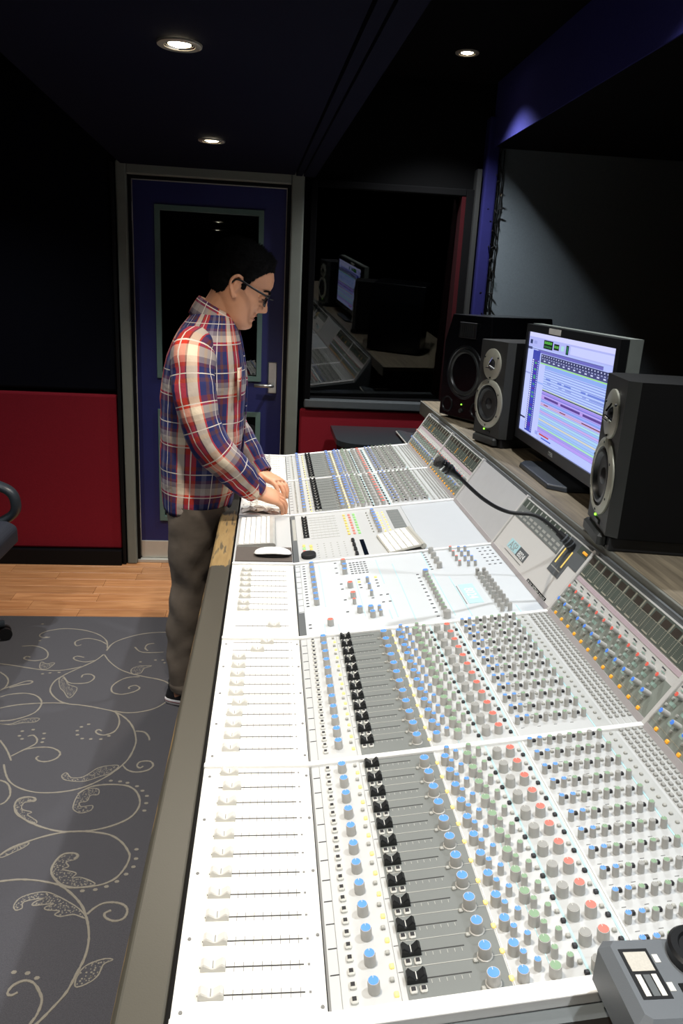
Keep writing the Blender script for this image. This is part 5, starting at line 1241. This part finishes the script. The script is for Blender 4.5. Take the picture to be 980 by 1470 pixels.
def headpt(z, th):
    xf, xb, w_ = interp(HEAD, z); cx_, hx = (xf+xb)/2, (xf-xb)/2
    c, s_ = math.cos(th), math.sin(th); e = 2.15
    x = cx_ + hx*abs(c)**(2/e)*(1 if c > 0 else -1); y = w_*abs(s_)**(2/e)*(1 if s_ > 0 else -1)
    if c > 0:
        d = 0.010*g(z+0.098,0.014)*g(y,0.024) + 0.0060*g(z+0.073,0.006)*g(y,0.018) - 0.0022*g(z+0.0655,0.003)*g(y,0.022) + 0.0070*g(z+0.0585,0.006)*g(y,0.018)
        nz = interp([(-0.052,0),(-0.046,0.010),(-0.040,0.025),(-0.034,0.030),(-0.024,0.026),(-0.004,0.016),(0.010,0.007),(0.024,0.0)], z)[0]
        d += nz*g(y, 0.0125 if z > -0.026 else 0.0155)
        d += 0.006*g(z+0.041,0.006)*(g(y-0.013,0.006)+g(y+0.013,0.006))
        d -= 0.008*g(z-0.004,0.013)*(g(y-0.031,0.016)+g(y+0.031,0.016))
        d += 0.003*g(z-0.026,0.008)*g(abs(y)-0.03,0.02)
        d += 0.003*g(z+0.02,0.02)*g(abs(y)-0.042,0.018)
        x += d*min(1, c*3)
    return Vector((x, y, z))
zs = [-0.122 + 0.2415*i/90 for i in range(91)]
HN = 72
rings = [[hw(headpt(z, 2*math.pi*k/HN)) for k in range(HN)] for z in zs]
addring(rings)
for s_ in (-1, 1):   # eyeballs under the lids
    r_ = []
    for i in range(9):
        a = -math.pi/2 + math.pi*(i+0.5)/9; r_.append([hw((0.073+0.0118*math.cos(a)*math.cos(b), s_*0.031+0.0135*math.cos(a)*math.sin(b), 0.003+0.0105*math.sin(a))) for b in [2*math.pi*k/14 for k in range(14)]])
    addring(r_)
    # ear: rim, bowl, lobe
    er = catmull([(0.006,0.072,0.012),(-0.002,0.080,0.026),(-0.016,0.086,0.026),(-0.026,0.087,0.010),(-0.024,0.084,-0.008),(-0.014,0.079,-0.022),(-0.004,0.075,-0.034),(0.003,0.072,-0.030)], 6)
    rg = []
    for i, p in enumerate(er):
        tt = (er[min(i+1,len(er)-1)]-er[max(i-1,0)]).normalized(); u = tt.orthogonal().normalized(); w_ = tt.cross(u); R0 = 0.0046 if i < 32 else 0.0062
        rg.append([hw(((p + (u*math.cos(a)+w_*math.sin(a))*R0).x, s_*(p + (u*math.cos(a)+w_*math.sin(a))*R0).y, p.z + ((u*math.cos(a)+w_*math.sin(a))*R0).z)) for a in [2*math.pi*k/10 for k in range(10)]])
    if s_ < 0: rg = [list(reversed(r)) for r in rg]
    addring(rg)
    r_ = []
    for i in range(7):
        a = -math.pi/2 + math.pi*(i+0.5)/7; r_.append([hw((-0.008+0.014*math.cos(a)*math.cos(b), s_*(0.0735+0.0065*math.cos(a)*math.sin(b)), -0.002+0.027*math.sin(a))) for b in [2*math.pi*k/14 for k in range(14)]])
    addring(r_)
    inner = catmull([(0.004,0.076,0.004),(-0.006,0.081,0.014),(-0.015,0.082,0.006),(-0.013,0.079,-0.008),(-0.004,0.076,-0.016)], 4)
    rg = []
    for i, p in enumerate(inner):
        rg.append([hw((p.x+0.0025*math.cos(a), s_*(p.y+0.002*math.sin(a)), p.z+0.0025*math.sin(a*1.0+0.5))) for a in [2*math.pi*k/8 for k in range(8)]])
    addring(rg)
# hands
def finger(base, dirs, lens, rads):
    pts = [Vector(base)]
    for d, l in zip(dirs, lens): pts.append(pts[-1] + d.normalized()*l)
    P_ = []; R_ = []
    for i in range(len(pts)-1):
        for q in range(4): f = q/4; P_.append(pts[i].lerp(pts[i+1], f)); R_.append(rads[i]+(rads[i+1]-rads[i])*f)
    P_.append(pts[-1]); R_.append(rads[-1]); d = dirs[-1].normalized()
    P_ += [pts[-1]+d*rads[-1]*0.6, pts[-1]+d*rads[-1]*0.95]; R_ += [rads[-1]*0.8, rads[-1]*0.35]
    rings = []
    prev = None
    for i, p in enumerate(P_):
        tt = (P_[min(i+1,len(P_)-1)]-P_[max(i-1,0)]).normalized(); ref = prev or Vector((0,1,0)); ay = (ref-tt*ref.dot(tt)).normalized(); prev = ay; ax = ay.cross(tt)
        rings.append(ell(p, ax, ay, R_[i], R_[i], 12, 2.0))
    addring(rings)
NAILS = []
def hand(wrist, knuckle, thumb_side, ztip):
    w_, k_ = Vector(wrist), Vector(knuckle); f = (k_-w_).normalized(); s_ = Vector(thumb_side); s_ = (s_-f*s_.dot(f)).normalized()
    up_ = s_.cross(f); up_ = up_ if up_.z > 0 else -up_
    L = (k_-w_).length; rings = []
    for q, wd, th in ((-0.35,0.028,0.022),(-0.1,0.028,0.021),(0.1,0.032,0.021),(0.4,0.041,0.020),(0.75,0.046,0.018),(0.95,0.045,0.0155),(1.08,0.042,0.011)):
        rings.append(ell(w_+f*L*q, up_, s_, th, wd, 24, 2.3))
    if s_.dot(up_.cross(f)) < 0: pass
    addring(rings)
    dn = -up_
    for off, ln, b0 in ((0.033,0.076,0.20),(0.0112,0.084,0.18),(-0.0112,0.079,0.22),(-0.033,0.063,0.28)):
        base = w_ + f*L*(0.93 - abs(off)*2.0) + s_*off + up_*0.001
        spread = s_*(off*1.6)
        d0 = f*math.cos(b0)+dn*math.sin(b0)+spread; d1 = f*math.cos(b0+0.62)+dn*math.sin(b0+0.50)+spread*0.7; d2 = f*math.cos(b0+0.95)+dn*math.sin(b0+0.95)+spread*0.4
        finger(base, [d0,d1,d2], [ln*0.46,ln*0.31,ln*0.23], [0.0100,0.0093,0.0085,0.0075])
    tb = w_ + f*L*0.30 + s_*0.026 + dn*0.006
    finger(tb, [f*0.55+s_*0.75+dn*0.25, f*0.9+s_*0.35+dn*0.35, f*1.0+s_*0.05+dn*0.35], [0.034,0.029,0.023], [0.0135,0.0115,0.0100,0.0080])
hand((-0.128,1.934,0.890), (-0.050,1.952,0.862), (0.25,1,0.15), 0.8)
hand((-0.112,2.252,0.874), (-0.042,2.190,0.856), (-0.3,-1,0.1), 0.8)
bm_me = body.mesh('body', M_skin, False, (-0.33,2.10,0.0125))
tmp = bpy.data.objects.new('tmp_body', bm_me); COL.objects.link(tmp)
rm = tmp.modifiers.new('remesh', 'REMESH'); rm.mode = 'VOXEL'; rm.voxel_size = 0.0030
sm_ = tmp.modifiers.new('smooth', 'SMOOTH'); sm_.factor = 0.5; sm_.iterations = 2
bpy.context.view_layer.update()
me = bpy.data.meshes.new_from_object(tmp.evaluated_get(bpy.context.evaluated_depsgraph_get())); bpy.data.objects.remove(tmp)
me.name = 'body'; me.materials.clear(); me.materials.append(M_skin); me.polygons.foreach_set('use_smooth', [True]*len(me.polygons))
bo = put('body', me, person)

def kid(name, sf, mats):
    return put(name, sf.mesh(name, mats, (-0.33,2.10,0.0125)), person)
# ---- plaid shirt
def plaid():
    m = bpy.data.materials.new('plaid_shirt_cotton'); m.use_nodes = True; nt = m.node_tree; N = nt.nodes; b = N['Principled BSDF']
    uv = N.new('ShaderNodeUVMap'); sp = N.new('ShaderNodeSeparateXYZ'); nt.links.new(uv.outputs[0], sp.inputs[0])
    navy, red, white, beige, gb = (48,52,98), (200,58,44), (232,226,214), (226,210,186), (108,110,136)
    def ramp(out, per, off, seq):
        d = N.new('ShaderNodeMath'); d.operation = 'MULTIPLY_ADD'; d.inputs[1].default_value = 1/per; d.inputs[2].default_value = off; nt.links.new(out, d.inputs[0])
        fr = N.new('ShaderNodeMath'); fr.operation = 'FRACT'; nt.links.new(d.outputs[0], fr.inputs[0])
        r = N.new('ShaderNodeValToRGB'); r.color_ramp.interpolation = 'CONSTANT'; els = r.color_ramp.elements
        while len(els) > 1: els.remove(els[0])
        els[0].position = 0; els[0].color = lin(seq[0][1]) + [1]
        for p, c in seq[1:]: e_ = els.new(p); e_.color = lin(c) + [1]
        nt.links.new(fr.outputs[0], r.inputs[0]); return r.outputs[0], fr.outputs[0]
    A_, fa = ramp(sp.outputs['X'], 0.172, 0.12, [(0,navy),(0.20,(96,62,60)),(0.26,navy),(0.36,red),(0.39,beige),(0.54,(120,60,56)),(0.57,red),(0.78,navy),(0.90,gb)])
    B_, fb = ramp(sp.outputs['Y'], 0.176, 0.0, [(0,navy),(0.24,(120,48,50)),(0.36,red),(0.42,beige),(0.56,(166,150,140)),(0.66,(112,60,66)),(0.72,navy),(0.92,(96,62,60))])
    mx = N.new('ShaderNodeMix'); mx.data_type = 'RGBA'; mx.inputs[0].default_value = 0.42; nt.links.new(A_, mx.inputs[6]); nt.links.new(B_, mx.inputs[7])
    def line(fr, p, wd):
        a = N.new('ShaderNodeMath'); a.operation = 'COMPARE'; a.inputs[1].default_value = p; a.inputs[2].default_value = wd; nt.links.new(fr, a.inputs[0]); return a.outputs[0]
    l1 = line(fa, 0.672, 0.011); l2 = line(fb, 0.37, 0.009); l3 = line(fb, 0.84, 0.009); l4 = line(fa, 0.12, 0.008)
    mm = None
    for l in (l1, l2, l3, l4):
        if mm is None: mm = l
        else:
            x = N.new('ShaderNodeMath'); x.operation = 'MAXIMUM'; nt.links.new(mm, x.inputs[0]); nt.links.new(l, x.inputs[1]); mm = x.outputs[0]
    m2 = N.new('ShaderNodeMix'); m2.data_type = 'RGBA'; m2.inputs[7].default_value = lin((210,202,192)) + [1]; nt.links.new(mm, m2.inputs[0]); nt.links.new(mx.outputs[2], m2.inputs[6])
    nt.links.new(m2.outputs[2], b.inputs['Base Color']); b.inputs['Roughness'].default_value = 0.9; b.inputs['Specular IOR Level'].default_value = 0.15
    tc = N.new('ShaderNodeTexCoord'); nz = N.new('ShaderNodeTexNoise'); nz.inputs['Scale'].default_value = 22; nz.inputs['Detail'].default_value = 4; nt.links.new(tc.outputs['Object'], nz.inputs['Vector'])
    bp = N.new('ShaderNodeBump'); bp.inputs['Strength'].default_value = 0.5; bp.inputs['Distance'].default_value = 0.012; nt.links.new(nz.outputs['Fac'], bp.inputs['Height']); nt.links.new(bp.outputs[0], b.inputs['Normal'])
    return m
M_plaid = plaid()
sh = Surf()
zz = [0.805 + (1.478-0.805)*i/54 for i in range(55)]
rings = []
for z in zz:
    a, b_, w_ = interp(TORSO, z); ring = ell(((a+b_)/2, PY, z), X, Y_, (b_-a)/2, w_, 56, 2.3)
    amp = 0.010*max(0, min(1, (1.42-z)/0.2))
    ring = [q + ((q-Vector(((a+b_)/2,PY,z))).normalized())*amp*(noise.noise(Vector((q.x*7,q.y*7,q.z*9+4)))+0.5*noise.noise(Vector((q.x*16,q.y*16,q.z*22)))) for q in ring]
    if z < 0.84: ring = [q + Vector((0,0,-0.018*(0.5+0.5*math.cos(3*math.atan2(q.y-PY,q.x+0.33))))) for q in ring]
    rings.append(ring)
sh.loft(rings, 0.02)
for ARM, R0, sd in ((ARM_N, RN, 1), (ARM_F, RN, 7)):
    sh.loft(limb(ARM, R0, 30, 7, 1.0, 0.010, sd), 0.112)
    a, b_ = Vector(ARM[-2]), Vector(ARM[-1]); d = (b_-a).normalized()
    sh.loft(limb([b_-d*0.045, b_-d*0.02, b_+d*0.006], [0.0445,0.044,0.043], 30, 4), 0.02)
# collar: folded band round the neck
cen = [(-0.283,1.468),(-0.268,1.505)]
def cring(dz, r, drop):
    out = []
    for k in range(40):
        a = 2*math.pi*k/40; c, s_ = math.cos(a), math.sin(a)
        base = Vector((-0.275, PY, 1.468)); tilt = -0.50*c*0.07
        out.append(base + Vector((c*r*1.0 + dz*0.35, s_*r, tilt + dz - drop*(0.6+0.4*abs(s_)+0.8*max(0,c)))))
    return out
sh.loft([cring(-0.02,0.072,0), cring(0.005,0.067,0), cring(0.026,0.0635,0), cring(0.030,0.066,0), cring(0.022,0.072,0.004), cring(0.002,0.080,0.010), cring(-0.014,0.086,0.02)], 0.05)
so = kid('shirt', sh, [M_plaid]); tag(so, 'red, navy and cream plaid shirt'); md = so.modifiers.new('s','SOLIDIFY'); md.thickness = 0.0025; md.offset = 1
# front placket and pocket
pl = Surf(); rings = []
for i in range(30):
    z = 0.84 + 0.58*i/29; a, b_, w_ = interp(TORSO, z); x = b_+0.003
    rings.append([Vector((x,PY-0.016,z)), Vector((x+0.005,PY-0.013,z)), Vector((x+0.005,PY+0.013,z)), Vector((x,PY+0.016,z))])
pl.loft(rings, 0.3); kid('placket', pl, [M_plaid])
pk = Surf(); pk.loft([ell((-0.186,2.0,z), X, Y_, 0.007, 0.045, 12, 3.5) for z in (1.20,1.25,1.305)], 0.1, True, True); kid('pocket', pk, [M_plaid])
# ---- jeans
M_jean = mat('grey_brown_denim', (110,100,90), 0.85, var=0.25, scale=18, bump=0.5, bscale=30, spec=0.2)
tr = Surf()
tr.loft([ell((-0.332, PY, z), X, Y_, rx, ry, 40, 2.3) for z, rx, ry in ((0.735,0.112,0.170),(0.78,0.116,0.176),(0.83,0.117,0.170),(0.88,0.116,0.162))], 0, True, True)
RJ = [0.102,0.090,0.073,0.072,0.067,0.058]
for yy, dx, sd in ((2.01,0,0),(2.205,0.05,5)):
    tr.loft(limb([(x+dx*(1-z/0.9), yy, z) for x, z in LEG], RJ, 28, 9, 0.95, 0.010, sd))
    tr.loft(limb([(-0.377+dx*0.8,yy,0.125),(-0.377+dx*0.85,yy,0.10),(-0.377+dx*0.9,yy,0.078)], [0.060,0.066,0.062], 28, 4, 0.95, 0.006, sd))
jo = kid('jeans', tr, [M_jean]); tag(jo, 'dark grey brown jeans')
bl = Surf(); bl.loft([ell((-0.332, PY, z), X, Y_, 0.120, 0.172, 40, 2.3) for z in (0.865,0.898)]); kid('belt', bl, [M_black])
# ---- shoes
for yy, dx in ((2.01,0),(2.205,0.05)):
    def sole(z, gr):
        pts = []
        for k in range(36):
            a = 2*math.pi*k/36; c, s_ = math.cos(a), math.sin(a)
            pts.append(Vector((-0.318+dx + (0.140+gr)*c, yy + (0.046+gr+0.006*c)*s_*(1 if True else 1), z)))
        return pts
    sl = Surf(); sl.loft([sole(0.0135,-0.003), sole(0.017,0.0), sole(0.034,0.001), sole(0.037,-0.002)], 0, True, True)
    o = kid('shoe_sole', sl, [mat('shoe_white', (224,220,220), 0.6)])
    up_ = Surf(); prof = [(0.036,0.0,0),( 0.055,-0.004,-0.01),(0.075,-0.010,-0.035),(0.092,-0.012,-0.062),(0.108,-0.012,-0.075)]
    rings = []
    for z, gr, cut in prof:
        r_ = []
        for k in range(36):
            a = 2*math.pi*k/36; c, s_ = math.cos(a), math.sin(a)
            fx = (0.138+gr+ (cut*2.0 if c > 0 else 0))*c; r_.append(Vector((-0.318+dx+fx, yy+(0.044+gr*0.7+0.005*c)*s_, z)))
        rings.append(r_)
    up_.loft(rings, 0, True, True); kid('shoe', up_, [mat('shoe_black', (28,28,32), 0.6)])
    st = Surf(); st.loft([sole(0.026,0.002), sole(0.029,0.002)]); kid('shoe_stripe', st, [mat('shoe_red', (130,40,50), 0.6)])
# ---- hair: short cap over skull
hr = MB(); keep = {}; hv = []; fz = []
def hairline(x, y):
    # lowest z that carries hair, by x (front positive)
    return interp([(-0.12,-0.062),(-0.06,-0.055),(-0.035,-0.035),(-0.024,0.022),(0.002,0.028),(0.006,-0.004),(0.018,-0.004),(0.024,0.020),(0.038,0.044),(0.052,0.066),(0.066,0.080),(0.085,0.088),(0.12,0.090)], x)[0]
NZ = 130
zs2 = [-0.066 + 0.1855*i/NZ for i in range(NZ+1)]
HN2 = 176
grid = []
for z in zs2:
    row = []
    for k in range(HN2):
        p = headpt(z, 2*math.pi*k/HN2); row.append(p)
    grid.append(row)
off = []
for i, z in enumerate(zs2):
    row = []
    for k in range(HN2):
        p = grid[i][k]; c_ = Vector((-0.005, 0, 0.01)); d = (p-c_).normalized(); hl = hairline(p.x, p.y)
        th = 0.002 + (0.003+0.013*max(0, min(1, (p.z-0.02)/0.06)))*max(0.15,min(1,(p.z-hl)/0.028))
        th += 0.0016*noise.noise(p*260) + 0.0022*noise.noise(p*110) + 0.003*noise.noise(p*45)
        th = max(th, 0.0012)
        row.append(hw(p + d*th))
    off.append(row)
n0 = 0; hr.v = [tuple(off[i][k]) for i in range(NZ+1) for k in range(HN2)] + [tuple(hw(grid[i][k]*0.97)) for i in range(NZ+1) for k in range(HN2)]
NB = (NZ+1)*HN2
def has(i, k):
    p = grid[i][k]; return p.z + 0.0035*noise.noise(p*160) + 0.003*noise.noise(p*60) > hairline(p.x, p.y)
cell = {}
for i in range(NZ):
    for k in range(HN2):
        if has(i, k): cell[(i,k)] = 1
for (i, k) in cell:
    j = (k+1) % HN2; a, b_, c_, d = i*HN2+k, i*HN2+j, (i+1)*HN2+j, (i+1)*HN2+k
    hr.f.append((a,b_,c_,d)); hr.m.append(0)
    if (i-1,k) not in cell: hr.f.append((a, a+NB, b_+NB, b_)); hr.m.append(0)
    if (i,(k-1) % HN2) not in cell: hr.f.append((a, d, d+NB, a+NB)); hr.m.append(0)
    if (i,j) not in cell: hr.f.append((b_, b_+NB, c_+NB, c_)); hr.m.append(0)
top = [NZ*HN2+k for k in range(HN2)]; hr.f.append(tuple(top)); hr.m.append(0)
rt = random.Random(4); keys = list(cell)
for _ in range(5200):
    i, k = rt.choice(keys); p = grid[i][k]; hl = hairline(p.x, p.y)
    f_ = max(0.0, min(1.0, (p.z-hl)/0.03)); up_f = max(0.0, min(1.0, (p.z-0.02)/0.07))
    d = (p-Vector((-0.005,0,0.01))).normalized(); d = (d + Vector((0.25*up_f, 0, 0.15)) + Vector((rt.uniform(-.35,.35), rt.uniform(-.35,.35), rt.uniform(-.35,.35)))).normalized()
    L_ = (0.0022 + 0.009*up_f*f_)*rt.uniform(0.6,1.2); w_ = 0.0011
    base = Vector(off[i][k]); tip_ = base + (hw(d)-HC)*L_/HS
    s1 = d.orthogonal().normalized()*w_; s2 = d.cross(s1).normalized()*w_; o_ = len(hr.v); b0_ = base - (hw(d)-HC)*0.002/HS
    hr.v += [tuple(b0_+s1), tuple(b0_-s1*0.5+s2*0.87), tuple(b0_-s1*0.5-s2*0.87), tuple(tip_)]
    for f in ((0,1,3),(1,2,3),(2,0,3)): hr.f.append(tuple(o_+q for q in f)); hr.m.append(0)
me = hr.mesh('hair', M_hair, True, (-0.33,2.10,0.0125)); put('hair', me, person)
eb = MB()
for s_ in (-1, 1):
    P_ = catmull([hw((0.094,s_*0.014,0.021)), hw((0.0945,s_*0.026,0.026)), hw((0.086,s_*0.042,0.026)), hw((0.074,s_*0.052,0.020))], 5); eb.tube(P_, [0.0034]*(len(P_)-3)+[0.003,0.002,0.001], 8)
    P_ = catmull([hw((0.0845,s_*0.020,-0.001)), hw((0.087,s_*0.031,-0.005)), hw((0.081,s_*0.043,-0.003))], 5); eb.tube(P_, 0.0012, 6)
put('eyebrows_and_lashes', eb.mesh('eyebrows_and_lashes', M_hair, True, (-0.33,2.10,0.0125)), person)
lp_ = MB()
for z, rr_ in ((-0.0590,0.0016),(-0.0725,0.0022)):
    P_ = [hw(headpt(z, th) + Vector((0.0002,0,0))) for th in [(-0.42+0.84*i/12) for i in range(13)]]; lp_.tube(P_, [0.0006]+[rr_*math.sin(math.pi*(i+0.5)/12) for i in range(11)]+[0.0006], 8)
put('lips', lp_.mesh('lips', mat('lip_skin', (176,112,94), 0.5), True, (-0.33,2.10,0.0125)), person)
# ---- glasses
gl = MB(); ln = MB()
for s_ in (-1, 1):
    ring = []
    for k in range(28):
        a = 2*math.pi*k/28; c, q = math.cos(a), math.sin(a)
        ring.append(hw((0.1005 - 0.012*abs(c)*0.4 - 0.006*(0.5+0.5*c), s_*(0.0335 + 0.0255*abs(c)**0.8*(1 if c > 0 else -1)), -0.001 + 0.0185*abs(q)**0.8*(1 if q > 0 else -1))))
    gl.tube(ring+[ring[0]], 0.0026, 8, 0, False)
    ln.add([tuple(p) for p in ring], [tuple(range(28))])
    gl.tube(catmull([hw((0.0945,s_*0.058,0.010)), hw((0.086,s_*0.069,0.012)), hw((0.04,s_*0.0775,0.014)), hw((-0.006,s_*0.0790,0.017)), hw((-0.022,s_*0.076,0.0)) ], 6), 0.0036, 8)
gl.tube(catmull([hw((0.101,-0.010,0.006)), hw((0.112,0,0.010)), hw((0.101,0.010,0.006))], 5), 0.002, 8)
go = put('glasses', gl.mesh('glasses', M_plastic, True, (-0.33,2.10,0.0125)), person); tag(go, 'black framed glasses')
put('lenses', ln.mesh('lenses', M_lens, False, (-0.33,2.10,0.0125)), go)

for o in bpy.data.objects:
    for k in ('_local','_org'):
        if k in o: del o[k]
